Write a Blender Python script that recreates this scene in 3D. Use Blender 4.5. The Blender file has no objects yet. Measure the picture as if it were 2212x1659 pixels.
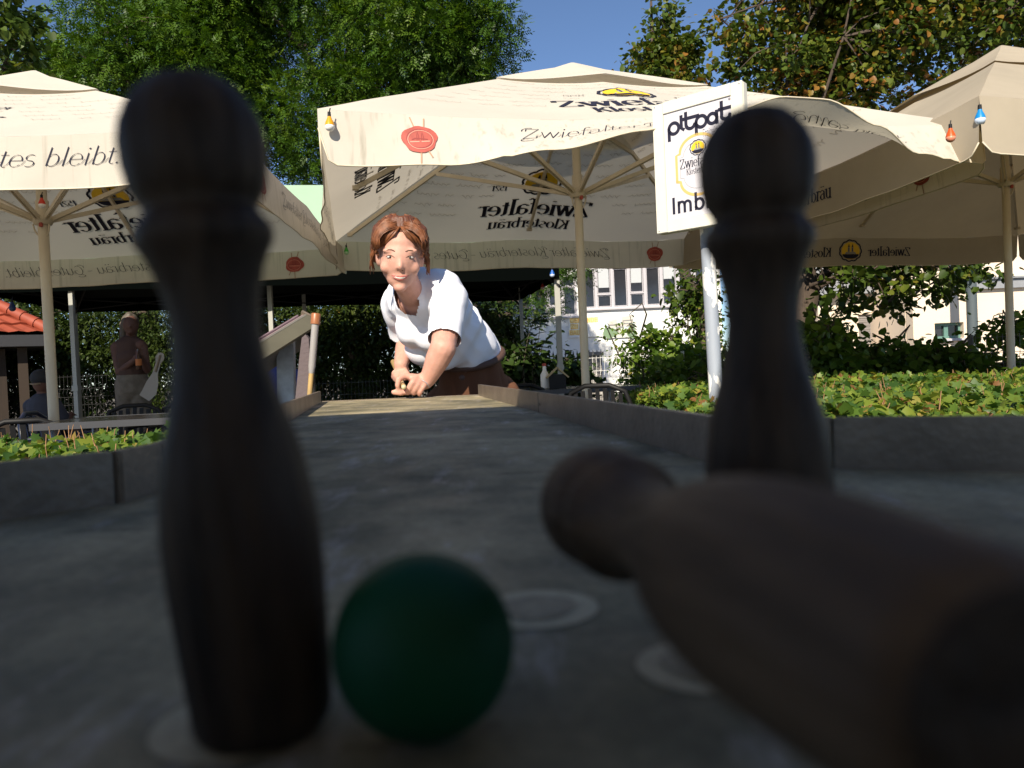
import bpy, bmesh, math, random
import numpy as np
from mathutils import Vector, Matrix, noise

scene = bpy.context.scene
R = math.radians
rnd = random.Random(7)

# ------------------------------------------------------------------ camera, world, sun
TABLE_Z = 0.85
CAM = Vector((0, 0, TABLE_Z + 0.08))
PITCH = R(-1.1)
ROLL = R(2.5)
_F = Vector((0, math.cos(PITCH), math.sin(PITCH)))
_Z = Vector((0, -math.sin(PITCH), math.cos(PITCH)))
_X = Vector((1, 0, 0))
CR = _X * math.cos(ROLL) - _Z * math.sin(ROLL)
CU = _X * math.sin(ROLL) + _Z * math.cos(ROLL)
cd = bpy.data.cameras.new('camera')
cam = bpy.data.objects.new('camera', cd)
scene.collection.objects.link(cam)
m = Matrix.Identity(4)
for i in range(3):
    m[i][0] = CR[i]; m[i][1] = CU[i]; m[i][2] = -_F[i]; m[i][3] = CAM[i]
cam.matrix_world = m
cd.sensor_width = 36.0
cd.lens = 27.0
cd.clip_start = 0.01
cd.clip_end = 600
cd.dof.use_dof = True
cd.dof.focus_distance = 4.2
cd.dof.aperture_fstop = 9.0
scene.camera = cam

SUN_EL = R(35); SUN_AZ = R(16)          # behind the camera, to its left
SUND = Vector((-math.sin(SUN_AZ) * math.cos(SUN_EL), -math.cos(SUN_AZ) * math.cos(SUN_EL), math.sin(SUN_EL)))
w = bpy.data.worlds.new('World'); scene.world = w; w.use_nodes = True
nt = w.node_tree; nt.nodes.clear()
out = nt.nodes.new('ShaderNodeOutputWorld'); bg = nt.nodes.new('ShaderNodeBackground')
sky = nt.nodes.new('ShaderNodeTexSky'); sky.sky_type = 'NISHITA'; sky.sun_disc = False
sky.sun_elevation = SUN_EL
sky.sun_rotation = math.atan2(SUND.x, SUND.y)
sky.air_density = 1.0; sky.dust_density = 0.0; sky.ozone_density = 3.2
bg.inputs['Strength'].default_value = 0.096
sky.altitude = 3000
nt.links.new(sky.outputs[0], bg.inputs['Color']); nt.links.new(bg.outputs[0], out.inputs[0])
sl = bpy.data.lights.new('sun', 'SUN'); sl.energy = 5.0; sl.angle = R(0.5); sl.color = (1.0, 0.90, 0.74)
so = bpy.data.objects.new('sun', sl); scene.collection.objects.link(so)
so.rotation_euler = SUND.to_track_quat('Z', 'Y').to_euler()
scene.view_settings.view_transform = 'Standard'
scene.view_settings.look = 'None'
scene.view_settings.exposure = 0.68
scene.view_settings.gamma = 1.0
scene.render.engine = 'CYCLES'
scene.cycles.max_bounces = 6
scene.cycles.transparent_max_bounces = 8

# ------------------------------------------------------------------ placing helpers (survey of the place from the camera station)
def ray(px, py):
    return _F + CR * ((px - 1106) / 1660.0) + CU * ((829.5 - py) / 1660.0)
def P(px, py, d):                       # point at depth d
    return CAM + ray(px, py) * d
def PZ(px, py, z):                      # point on the level z
    r = ray(px, py); return CAM + r * ((z - CAM.z) / r.z)
def T(px, py): return PZ(px, py, TABLE_Z)

# ------------------------------------------------------------------ object helpers
def tag(o, label=None, cat=None, group=None, kind=None):
    if label: o['label'] = label
    if cat: o['category'] = cat
    if group: o['group'] = group
    if kind: o['kind'] = kind
    return o
def empty(name, loc, label=None, cat=None, group=None):
    o = bpy.data.objects.new(name, None); scene.collection.objects.link(o)
    o.location = loc; o.empty_display_size = .1
    tag(o, label, cat, group); return o
def root_loc(p):
    v = Vector((0, 0, 0))
    while p is not None:
        v += p.location; p = p.parent
    return v

class MB:
    def __init__(s): s.v = []; s.f = []; s.m = []; s.mi = 0
    def add(s, verts, faces):
        b = len(s.v); s.v.extend([tuple(x) for x in verts])
        s.f.extend([tuple(i + b for i in f) for f in faces]); s.m.extend([s.mi] * len(faces))
    def box(s, c, size, rot=None, bev=0.0):
        hx, hy, hz = [a / 2 for a in size]; c = Vector(c)
        if bev <= 0:
            vs = [Vector((x, y, z)) for x in (-hx, hx) for y in (-hy, hy) for z in (-hz, hz)]
            fs = [(0, 1, 3, 2), (4, 6, 7, 5), (0, 4, 5, 1), (2, 3, 7, 6), (0, 2, 6, 4), (1, 5, 7, 3)]
        else:
            bm = bmesh.new(); bmesh.ops.create_cube(bm, size=1)
            for q in bm.verts: q.co = Vector((q.co.x * 2 * hx, q.co.y * 2 * hy, q.co.z * 2 * hz))
            bmesh.ops.bevel(bm, geom=list(bm.edges), offset=bev, segments=2, affect='EDGES')
            bm.verts.ensure_lookup_table(); bm.verts.index_update()
            vs = [q.co.copy() for q in bm.verts]; fs = [tuple(q.index for q in f.verts) for f in bm.faces]; bm.free()
        if rot is not None: vs = [rot @ q for q in vs]
        s.add([q + c for q in vs], fs); return s
    def tube(s, pts, rad, n=10, cap=True, sx=1.0, up=None):
        pts = [Vector(p) for p in pts]; k = len(pts)
        if not hasattr(rad, '__len__'): rad = [rad] * k
        up0 = Vector(up) if up is not None else None
        vs = []; prev = None
        for i, p in enumerate(pts):
            t = (pts[min(i + 1, k - 1)] - pts[max(i - 1, 0)]).normalized()
            if prev is None:
                a = up0 if up0 is not None else (Vector((0, 0, 1)) if abs(t.z) < .9 else Vector((1, 0, 0)))
            else: a = prev
            x = (a - t * a.dot(t)).normalized(); y = t.cross(x); prev = x
            for j in range(n):
                an = 2 * math.pi * (j + .5) / n
                vs.append(p + (x * math.cos(an) * sx + y * math.sin(an)) * rad[i])
        fs = [(i * n + j, i * n + (j + 1) % n, (i + 1) * n + (j + 1) % n, (i + 1) * n + j) for i in range(k - 1) for j in range(n)]
        if cap: fs.append(tuple(reversed(range(n)))); fs.append(tuple((k - 1) * n + j for j in range(n)))
        s.add(vs, fs); return s
    def bar(s, a, b, w, h, up=(0, 0, 1)):            # rectangular bar from a to b
        a = Vector(a); b = Vector(b); t = (b - a).normalized(); u = Vector(up)
        if abs(t.dot(u)) > .97: u = Vector((0, 1, 0))
        x = t.cross(u).normalized(); y = x.cross(t)
        vs = [p + x * sx * w / 2 + y * sy * h / 2 for p in (a, b) for sx, sy in ((-1, -1), (1, -1), (1, 1), (-1, 1))]
        s.add(vs, [(3, 2, 1, 0), (4, 5, 6, 7), (0, 1, 5, 4), (1, 2, 6, 5), (2, 3, 7, 6), (3, 0, 4, 7)]); return s
    def lathe(s, prof, c=(0, 0, 0), n=40, rot=None):  # prof: (z, r)
        c = Vector(c); vs = []
        for z, r in prof:
            for j in range(n):
                a = 2 * math.pi * j / n
                q = Vector((math.cos(a) * r, math.sin(a) * r, z))
                vs.append((rot @ q if rot is not None else q) + c)
        k = len(prof)
        fs = [(i * n + j, i * n + (j + 1) % n, (i + 1) * n + (j + 1) % n, (i + 1) * n + j) for i in range(k - 1) for j in range(n)]
        fs.append(tuple(reversed(range(n)))); fs.append(tuple((k - 1) * n + j for j in range(n)))
        s.add(vs, fs); return s
    def ell(s, c, r, rot=None, nu=20, nv=12):
        c = Vector(c)
        if not hasattr(r, '__len__'): r = (r, r, r)
        vs = []
        for i in range(1, nv):
            th = math.pi * i / nv
            for j in range(nu):
                ph = 2 * math.pi * j / nu
                q = Vector((r[0] * math.sin(th) * math.cos(ph), r[1] * math.sin(th) * math.sin(ph), r[2] * math.cos(th)))
                vs.append((rot @ q if rot is not None else q) + c)
        top = Vector((0, 0, r[2])); bot = Vector((0, 0, -r[2]))
        vs.append((rot @ top if rot is not None else top) + c); vs.append((rot @ bot if rot is not None else bot) + c)
        a = len(vs) - 2; b = len(vs) - 1
        fs = [(i * nu + j, (i + 1) * nu + j, (i + 1) * nu + (j + 1) % nu, i * nu + (j + 1) % nu) for i in range(nv - 2) for j in range(nu)]
        fs += [(a, j, (j + 1) % nu) for j in range(nu)]
        fs += [(b, (nv - 2) * nu + (j + 1) % nu, (nv - 2) * nu + j) for j in range(nu)]
        s.add(vs, fs); return s
    def cap(s, a, b, ra, rb, n=14):                 # tapered capsule
        a = Vector(a); b = Vector(b); t = (b - a); L = max(t.length, 1e-6); t /= L
        pts = []; rr = []
        for i in range(5):
            an = math.pi / 2 * (1 - i / 4); pts.append(a - t * ra * math.sin(an)); rr.append(max(ra * math.cos(an), 1e-4))
        for i in range(5):
            an = math.pi / 2 * i / 4; pts.append(b + t * rb * math.sin(an)); rr.append(max(rb * math.cos(an), 1e-4))
        s.tube(pts, rr, n); return s
    def poly(s, pts, th=None, nrm=None):
        pts = [Vector(p) for p in pts]
        if th is None: s.add(pts, [tuple(range(len(pts)))]); return s
        nrm = Vector(nrm).normalized(); k = len(pts)
        s.add([p + nrm * th / 2 for p in pts] + [p - nrm * th / 2 for p in pts],
              [tuple(range(k)), tuple(range(2 * k - 1, k - 1, -1))] + [(i, k + i, k + (i + 1) % k, (i + 1) % k) for i in range(k)])
        return s
    def build(s, name, mats, parent=None, smooth=False, auto=None):
        me = bpy.data.meshes.new(name)
        off = root_loc(parent) if parent is not None else Vector((0, 0, 0))
        vs = [(x - off.x, y - off.y, z - off.z) for x, y, z in s.v]
        me.from_pydata(vs, [], s.f); me.update()
        bm = bmesh.new(); bm.from_mesh(me); bmesh.ops.recalc_face_normals(bm, faces=bm.faces) if not getattr(s, 'keep', False) else None
        bm.to_mesh(me); bm.free()
        if not isinstance(mats, (list, tuple)): mats = [mats]
        for q in mats: me.materials.append(q)
        if len(mats) > 1: me.polygons.foreach_set('material_index', s.m)
        if smooth:
            me.polygons.foreach_set('use_smooth', [True] * len(me.polygons))
            if auto: me.set_sharp_from_angle(angle=R(auto))
        o = bpy.data.objects.new(name, me); scene.collection.objects.link(o)
        if parent is not None: o.parent = parent
        return o
def own_origin(o, loc):                              # top-level mesh: put its origin at its base
    loc = Vector(loc); o.data.transform(Matrix.Translation(-loc)); o.location = loc; return o
def copy_tree(o, parent=None):
    c = o.copy(); scene.collection.objects.link(c)
    if parent is not None: c.parent = parent
    for ch in list(o.children): copy_tree(ch, c)
    return c

def remesh(o, vox, smooth_it=6, disp=None):
    md = o.modifiers.new('r', 'REMESH'); md.mode = 'VOXEL'; md.voxel_size = vox; md.use_smooth_shade = True
    ms = o.modifiers.new('s', 'SMOOTH'); ms.factor = .5; ms.iterations = smooth_it
    dg = bpy.context.evaluated_depsgraph_get(); ev = o.evaluated_get(dg)
    me = bpy.data.meshes.new_from_object(ev); mats = list(o.data.materials)
    o.modifiers.clear(); o.data = me
    if not me.materials:
        for q in mats: me.materials.append(q)
    me.polygons.foreach_set('use_smooth', [True] * len(me.polygons))
    return o

# ------------------------------------------------------------------ materials
def mat(name, col, rough=.6, metal=0.0, spec=.5, noise_amt=0.0, nscale=8.0, bump=0.0, bscale=40.0, col2=None, coat=0.0,
        transl=0.0, sss=0.0, stretch=None, detail=5, sheen=0.0, tcol=None, streak=0.0):
    m = bpy.data.materials.new(name); m.use_nodes = True; nt = m.node_tree; n = nt.nodes; L = nt.links
    b = n['Principled BSDF']; b.inputs['Roughness'].default_value = rough; b.inputs['Metallic'].default_value = metal
    b.inputs['Specular IOR Level'].default_value = spec
    b.inputs['Base Color'].default_value = (*col, 1)
    b.inputs['Coat Weight'].default_value = coat
    if sheen: b.inputs['Sheen Weight'].default_value = sheen
    tc = n.new('ShaderNodeTexCoord'); mp = n.new('ShaderNodeMapping')
    if stretch: mp.inputs['Scale'].default_value = stretch
    L.new(tc.outputs['Object'], mp.inputs['Vector'])
    colout = None
    if noise_amt or col2:
        nz = n.new('ShaderNodeTexNoise'); nz.inputs['Scale'].default_value = nscale; nz.inputs['Detail'].default_value = detail
        nz.inputs['Roughness'].default_value = .65
        L.new(mp.outputs[0], nz.inputs['Vector'])
        cr = n.new('ShaderNodeValToRGB')
        c2 = col2 if col2 else tuple(c * (1 - noise_amt) for c in col)
        cr.color_ramp.elements[0].position = .32; cr.color_ramp.elements[1].position = .68
        cr.color_ramp.elements[0].color = (*c2, 1); cr.color_ramp.elements[1].color = (*col, 1)
        L.new(nz.outputs['Fac'], cr.inputs[0]); L.new(cr.outputs[0], b.inputs['Base Color']); colout = cr.outputs[0]
    if streak and colout is not None:
        m2 = n.new('ShaderNodeMapping'); m2.inputs['Scale'].default_value = (30, 30, 1.2); L.new(tc.outputs['Object'], m2.inputs[0])
        n2 = n.new('ShaderNodeTexNoise'); n2.inputs['Scale'].default_value = 1; n2.inputs['Detail'].default_value = 4; L.new(m2.outputs[0], n2.inputs['Vector'])
        r2 = n.new('ShaderNodeValToRGB'); r2.color_ramp.elements[0].position = .56; r2.color_ramp.elements[0].color = (1, 1, 1, 1); r2.color_ramp.elements[1].position = .78; r2.color_ramp.elements[1].color = (1 - streak, 1 - streak, 1 - streak * 1.1, 1)
        L.new(n2.outputs['Fac'], r2.inputs[0]); x2 = n.new('ShaderNodeMix'); x2.data_type = 'RGBA'; x2.blend_type = 'MULTIPLY'; x2.inputs[0].default_value = 1
        L.new(colout, x2.inputs['A']); L.new(r2.outputs[0], x2.inputs['B']); colout = x2.outputs['Result']; L.new(colout, b.inputs['Base Color'])
    if bump:
        nb = n.new('ShaderNodeTexNoise'); nb.inputs['Scale'].default_value = bscale; nb.inputs['Detail'].default_value = 6
        L.new(mp.outputs[0], nb.inputs['Vector'])
        bp = n.new('ShaderNodeBump'); bp.inputs['Strength'].default_value = bump; bp.inputs['Distance'].default_value = .01
        L.new(nb.outputs['Fac'], bp.inputs['Height']); L.new(bp.outputs[0], b.inputs['Normal'])
    if sss: b.inputs['Subsurface Weight'].default_value = sss; b.inputs['Subsurface Radius'].default_value = (.02, .008, .004)
    if transl:
        tr = n.new('ShaderNodeBsdfTranslucent'); mx = n.new('ShaderNodeMixShader'); mx.inputs[0].default_value = transl
        if tcol: tr.inputs['Color'].default_value = (*tcol, 1)
        elif colout: L.new(colout, tr.inputs['Color'])
        else: tr.inputs['Color'].default_value = (*col, 1)
        L.new(b.outputs[0], mx.inputs[1]); L.new(tr.outputs[0], mx.inputs[2])
        L.new(mx.outputs[0], n['Material Output'].inputs['Surface'])
    return m

def leaf_mat(name, stops, rough=.45, transl=.3, tboost=(1.3, 1.5, .6)):
    m = bpy.data.materials.new(name); m.use_nodes = True; nt = m.node_tree; n = nt.nodes; L = nt.links
    b = n['Principled BSDF']; b.inputs['Roughness'].default_value = rough; b.inputs['Specular IOR Level'].default_value = .25
    at = n.new('ShaderNodeAttribute'); at.attribute_name = 'tint'
    cr = n.new('ShaderNodeValToRGB'); e = cr.color_ramp.elements
    while len(e) > 1: e.remove(e[-1])
    e[0].position = stops[0][0]; e[0].color = (*stops[0][1], 1)
    for p, c in stops[1:]:
        q = e.new(p); q.color = (*c, 1)
    L.new(at.outputs['Fac'], cr.inputs[0]); L.new(cr.outputs[0], b.inputs['Base Color'])
    tr = n.new('ShaderNodeBsdfTranslucent'); mx = n.new('ShaderNodeMixShader'); mx.inputs[0].default_value = transl
    mul = n.new('ShaderNodeMix'); mul.data_type = 'RGBA'; mul.blend_type = 'MULTIPLY'; mul.inputs[0].default_value = 1
    mul.inputs['B'].default_value = (*tboost, 1)
    L.new(cr.outputs[0], mul.inputs['A']); L.new(mul.outputs['Result'], tr.inputs['Color'])
    L.new(b.outputs[0], mx.inputs[1]); L.new(tr.outputs[0], mx.inputs[2]); L.new(mx.outputs[0], n['Material Output'].inputs['Surface'])
    return m

M = {}
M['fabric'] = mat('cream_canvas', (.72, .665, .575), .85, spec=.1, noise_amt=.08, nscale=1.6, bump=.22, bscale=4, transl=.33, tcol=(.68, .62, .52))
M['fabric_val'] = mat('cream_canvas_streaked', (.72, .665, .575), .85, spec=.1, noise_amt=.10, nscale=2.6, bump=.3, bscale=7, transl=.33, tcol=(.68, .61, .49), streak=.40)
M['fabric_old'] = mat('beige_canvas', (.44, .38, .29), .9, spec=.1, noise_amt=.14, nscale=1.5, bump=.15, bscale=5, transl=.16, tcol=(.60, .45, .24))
M['print'] = mat('navy_print', (.018, .018, .035), .8, spec=.2)
M['print_soft'] = mat('grey_print', (.42, .37, .31), .9, spec=.1)
M['seal'] = mat('seal_red', (.46, .085, .06), .7, noise_amt=.35, nscale=14)
M['seal_dark'] = mat('seal_relief_dark', (.24, .03, .025), .7)
M['seal_light'] = mat('seal_relief_light', (.70, .28, .20), .6)
M['gold'] = mat('crest_yellow', (.78, .50, .02), .7)
M['crest_grey'] = mat('crest_grey', (.25, .25, .24), .8)
M['goldline'] = mat('gold_border', (.62, .42, .14), .6)
M['pole'] = mat('cream_painted_metal', (.62, .54, .40), .42, noise_amt=.16, nscale=9, stretch=(1, 1, .3))
M['pole_dark'] = mat('dirty_joint', (.20, .15, .10), .7)
M['white'] = mat('white_plastic', (.80, .79, .76), .45, noise_amt=.05)
M['signframe'] = mat('sign_frame_white', (.70, .665, .56), .4, noise_amt=.07, nscale=6)
M['signface'] = mat('sign_face', (.60, .575, .60), .35, noise_amt=.03, nscale=4)
M['black'] = mat('black_plastic', (.008, .008, .009), .55, spec=.25)
M['rope'] = mat('rope_print', (.40, .24, .15), .8)
M['blueblack'] = mat('dark_blue_plastic', (.006, .010, .028), .3, spec=.35)
M['steel'] = mat('steel_grey', (.38, .38, .40), .45, metal=.6)
M['galv'] = mat('galvanised', (.42, .44, .47), .5, metal=.3, noise_amt=.25, nscale=30)
# ------------------------------------------------------------------ stroke lettering (written glyph by glyph)
def arc(cx, cy, rx, ry, a0, a1, n=10):
    return [(cx + rx * math.cos(R(a0 + (a1 - a0) * i / n)), cy + ry * math.sin(R(a0 + (a1 - a0) * i / n))) for i in range(n + 1)]
def dot(x, y, r=.42): return arc(x, y, r * .5, r * .5, 0, 360, 8)
G = {   # glyph: (advance, strokes, serif feet/heads [(x,y)])
 'Z': (6.2, [[(.3, 7), (5, 7)], [(5, 7), (.3, 0)], [(.3, 0), (5.3, 0)], [(.3, 7), (.3, 5.6)], [(5.3, 0), (5.3, 1.5)]], []),
 'w': (7.4, [[(.3, 5), (2, 0)], [(2, 0), (3.6, 5)], [(3.6, 5), (5.2, 0)], [(5.2, 0), (6.8, 5)]], [(.3, 5), (3.6, 5), (6.8, 5)]),
 'i': (2.6, [[(1.2, 5), (1.2, 0)], dot(1.2, 6.8)], [(1.2, 0), (.8, 5)]),
 'e': (5.0, [arc(2.5, 2.5, 2, 2.5, 0, 320, 16), [(.6, 2.6), (4.4, 2.6)]], []),
 'f': (3.4, [[(1.4, 0), (1.4, 6)] + arc(2.6, 6, 1.2, 1.5, 180, 40, 6)[1:], [(.2, 5), (2.9, 5)]], [(1.4, 0)]),
 'a': (5.1, [arc(2.0, 3.6, 1.8, 1.4, 160, 0, 7) + [(3.8, .9), (4.8, .1)], arc(2.1, 1.5, 1.7, 1.5, 60, 330, 12)], []),
 'l': (2.6, [[(1.2, 7.8), (1.2, 0)]], [(1.2, 0), (.8, 7.8)]),
 't': (3.3, [[(1.3, 6.6), (1.3, 1)] + arc(2.3, 1.1, 1, 1.1, 180, 300, 5), [(.1, 5), (2.9, 5)]], []),
 'r': (3.8, [[(1.2, 5), (1.2, 0)], arc(2.6, 3.4, 1.4, 1.5, 165, 40, 6)], [(1.2, 0), (.8, 5)]),
 'K': (6.2, [[(1.2, 7), (1.2, 0)], [(5, 7), (1.4, 3.1)], [(2.6, 4.2), (5.4, 0)]], [(1.2, 0), (1.2, 7), (5, 7), (5.4, 0)]),
 'o': (5.2, [arc(2.5, 2.5, 2.0, 2.5, 0, 360, 18)], []),
 's': (4.3, [arc(2.1, 3.75, 1.5, 1.25, 40, 250, 8) + arc(2.1, 1.25, 1.6, 1.25, 80, -140, 8)], []),
 'b': (5.4, [[(1.1, 7.8), (1.1, .2)], arc(2.7, 2.5, 1.9, 2.5, 150, -150, 14)], [(.7, 7.8)]),
 'u': (5.6, [[(1.1, 5), (1.1, 1.6)] + arc(2.6, 1.6, 1.5, 1.6, 180, 340, 8), [(4.4, 5), (4.4, 0)]], [(.8, 5), (4.2, 5), (4.7, 0)]),
 'S': (5, [arc(2.4, 5.3, 1.8, 1.7, 30, 255, 8) + arc(2.4, 1.8, 1.9, 1.8, 75, -150, 8)], []),
 'G': (6.2, [arc(3, 3.5, 2.6, 3.5, 50, 350, 18) + [(5.5, 3.2), (3.4, 3.2)]], []),
 '1': (3.4, [[(.6, 5.6), (1.7, 7), (1.7, 0)]], [(1.7, 0)]),
 '5': (4.4, [[(3.8, 7), (1, 7), (.8, 4)] + arc(2, 2.2, 1.8, 2.2, 120, -140, 10)], []),
 '2': (4.4, [arc(2, 5.2, 1.7, 1.8, 160, -30, 8) + [(.4, 0), (4, 0)]], []),
 '4': (4.4, [[(3, 0), (3, 7), (.3, 2), (4.2, 2)]], []),
 '-': (3.6, [[(.4, 2.7), (3.2, 2.7)]], []),
 '.': (2, [dot(.8, .3)], []), ' ': (2.6, [], []),
 'p': (5.4, [[(1.0, 5), (1.0, -2.6)], arc(2.8, 2.5, 1.9, 2.5, 150, -150, 14)], []),
 'n': (5.6, [[(1.1, 5), (1.1, 0)], arc(2.7, 3.1, 1.6, 1.9, 170, 0, 8) + [(4.3, 0)]], []),
 'm': (8.2, [[(1.1, 5), (1.1, 0)], arc(2.5, 3.3, 1.4, 1.7, 170, 0, 8) + [(3.9, 0)], arc(5.3, 3.3, 1.4, 1.7, 175, 0, 8) + [(6.7, 0)]], []),
 'z': (4.4, [[(.4, 5), (3.8, 5), (.4, 0), (4, 0)]], []),
 'g': (5.4, [arc(2.4, 2.5, 1.9, 2.5, 30, 330, 14), [(4.2, 5), (4.2, -.8)] + arc(2.5, -.8, 1.7, 1.6, 0, -150, 8)[1:]], []),
 'F': (5.0, [[(1, 0), (1, 7)], [(1, 7), (4.6, 7)], [(1, 3.7), (4.1, 3.7)]], []),
 'I': (2.6, [[(1.2, 7.2), (1.2, 0)]], []),
 'E': (5, [[(1, 0), (1, 7)], [(1, 7), (4.4, 7)], [(1, 3.7), (4, 3.7)], [(1, 0), (4.5, 0)]], []),
 'M': (7, [[(1, 0), (1, 7), (3.4, 2.5), (5.8, 7), (5.8, 0)]], []),
 'N': (6, [[(1, 0), (1, 7), (4.8, 0), (4.8, 7)]], []),
 'D': (6, [[(1, 0), (1, 7)], [(1, 7), (2.4, 7)] + arc(2.4, 3.5, 2.5, 3.5, 90, -90, 12) + [(1, 0)]], []),
 'U': (6, [[(1, 7), (1, 2)] + arc(2.9, 2, 1.9, 2, 180, 360, 10) + [(4.8, 7)]], []),
 'A': (6, [[(.4, 0), (2.9, 7), (5.4, 0)], [(1.4, 2.4), (4.4, 2.4)]], []),
 'B': (5.6, [[(1, 0), (1, 7), (2.8, 7)] + arc(2.8, 5.3, 1.5, 1.7, 90, -90, 8) + [(1.2, 3.6)], arc(2.9, 1.8, 1.9, 1.8, 90, -90, 8) + [(1, 0)]], []),
 'j': (2.4, [[(1.2, 5), (1.2, -1)]], []), 'd': (5.4, [arc(2.4, 2.5, 1.9, 2.5, 30, 330, 14), [(4.2, 7.8), (4.2, 0)]], []),
 'h': (5.6, [[(1.1, 7.8), (1.1, 0)], arc(2.7, 3.1, 1.6, 1.9, 170, 0, 8) + [(4.3, 0)]], []),
}
G['\u00e4'] = (5.1, G['a'][1] + [dot(1.3, 6.8), dot(3.3, 6.8)], [])
def ribbon2d(pts, w_thin, w_thick):
    quads = []; k = len(pts); nn = []
    for i in range(k):
        a = pts[max(i - 1, 0)]; b = pts[min(i + 1, k - 1)]
        dx, dy = b[0] - a[0], b[1] - a[1]; L = math.hypot(dx, dy) or 1
        w = w_thin + (w_thick - w_thin) * abs(dy / L)
        if w_thin != w_thick: nn.append((w / 2, -dx / L * w_thin * .1))
        else: nn.append((-dy / L * w / 2, dx / L * w / 2))
    for i in range(k - 1):
        a, b = pts[i], pts[i + 1]; dx, dy = b[0] - a[0], b[1] - a[1]; L = math.hypot(dx, dy)
        if L < 1e-6: continue
        if w_thin == w_thick:
            n1, n2 = nn[i], nn[i + 1]
            e0 = 0.0 if i else w_thin * .4; e1 = 0.0 if i < k - 2 else w_thin * .4
            a = (a[0] - dx / L * e0, a[1] - dy / L * e0); b = (b[0] + dx / L * e1, b[1] + dy / L * e1)
            quads.append([(a[0] - n1[0], a[1] - n1[1]), (b[0] - n2[0], b[1] - n2[1]), (b[0] + n2[0], b[1] + n2[1]), (a[0] + n1[0], a[1] + n1[1])])
        else:
            w = w_thin + (w_thick - w_thin) * abs(dy / L) ** 1.3
            nx, ny = (w / 2, 0) if abs(dy) > abs(dx) * .45 else (-dy / L * w_thin / 2, dx / L * w_thin / 2)
            if abs(dy) <= abs(dx) * .45: nx, ny = -dy / L * max(w, w_thin) / 2, dx / L * max(w, w_thin) / 2
            quads.append([(a[0] - nx, a[1] - ny), (b[0] - nx, b[1] - ny), (b[0] + nx, b[1] + ny), (a[0] + nx, a[1] + ny)])
    return quads
def subdiv(pts, mx=1.6):
    o = [pts[0]]
    for a, b in zip(pts[:-1], pts[1:]):
        n = max(1, int(math.hypot(b[0] - a[0], b[1] - a[1]) / mx))
        for i in range(1, n + 1): o.append((a[0] + (b[0] - a[0]) * i / n, a[1] + (b[1] - a[1]) * i / n))
    return o
def text2d(txt, xheight, style='serif', slant=0.0, cond=1.0, center=True):
    """list of quads in metres; xheight = height of a small letter"""
    s = xheight / 5.0; x = 0; quads = []
    thin, thick = {'serif': (.42, 1.25), 'script': (.20, .42), 'sans': (.85, .85), 'bold': (1.25, 1.25), 'light': (.5, .5), 'fine': (.3, .3)}[style]
    prev = None
    for ch in txt:
        adv, strokes, ser = G[ch]
        for st in strokes:
            st = subdiv([(q[0] * cond + x, q[1]) for q in st]); quads += ribbon2d(st, thin, thick)
        if style == 'serif':
            for sx, sy in ser: quads += ribbon2d([(sx * cond + x - .95, sy), (sx * cond + x + .95, sy)], thin, thin)
        if style == 'script' and ch.islower() and prev and prev.isalpha():
            quads += ribbon2d([(x - .9, .5), (x - .2, .9), (x + .6 * cond, 2.6)], thin, thin * 1.01)
        if style == 'script' and ch in 'ZKG':
            quads += ribbon2d(subdiv(arc(x + 1.2, 6.2, 2.4, 1.6, 200, 60, 8)), thin, thick)
            quads += ribbon2d(subdiv(arc(x + 2.4, -.9, 2.6, 1.0, 60, 330, 9)), thin, thick)
        x += adv * cond; prev = ch
    ox = x / 2 if center else 0
    return [[((q[0] - ox + q[1] * slant) * s, q[1] * s) for q in qd] for qd in quads], x * s
def put2d(mb, quads, fn, mi):
    mb.mi = mi
    for qd in quads: mb.add([fn(*q) for q in qd], [tuple(range(len(qd)))])
def blob(cx, cy, rx, ry, wob, seed, n=28):
    r = random.Random(seed); ph = [r.uniform(0, 6.28) for _ in range(4)]
    return [(cx + rx * (1 + wob * (math.sin(3 * a + ph[0]) + .6 * math.sin(5 * a + ph[1]) + .4 * math.sin(8 * a + ph[2]))) * math.cos(a),
             cy + ry * (1 + wob * (math.sin(3 * a + ph[0]) + .6 * math.sin(5 * a + ph[1]) + .4 * math.sin(8 * a + ph[2]))) * math.sin(a))
            for a in [2 * math.pi * i / n for i in range(n)]]
def fan(pts, c=None):                                  # polygon as triangles round its centre, so it bends with the cloth
    cx = sum(p[0] for p in pts) / len(pts) if c is None else c[0]; cy = sum(p[1] for p in pts) / len(pts) if c is None else c[1]
    o = []
    for i in range(len(pts)):
        a, b = pts[i], pts[(i + 1) % len(pts)]
        ma = ((a[0] + cx) / 2, (a[1] + cy) / 2); mb_ = ((b[0] + cx) / 2, (b[1] + cy) / 2)
        o.append([(cx, cy), ma, mb_]); o.append([ma, a, b, mb_])
    return o
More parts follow.
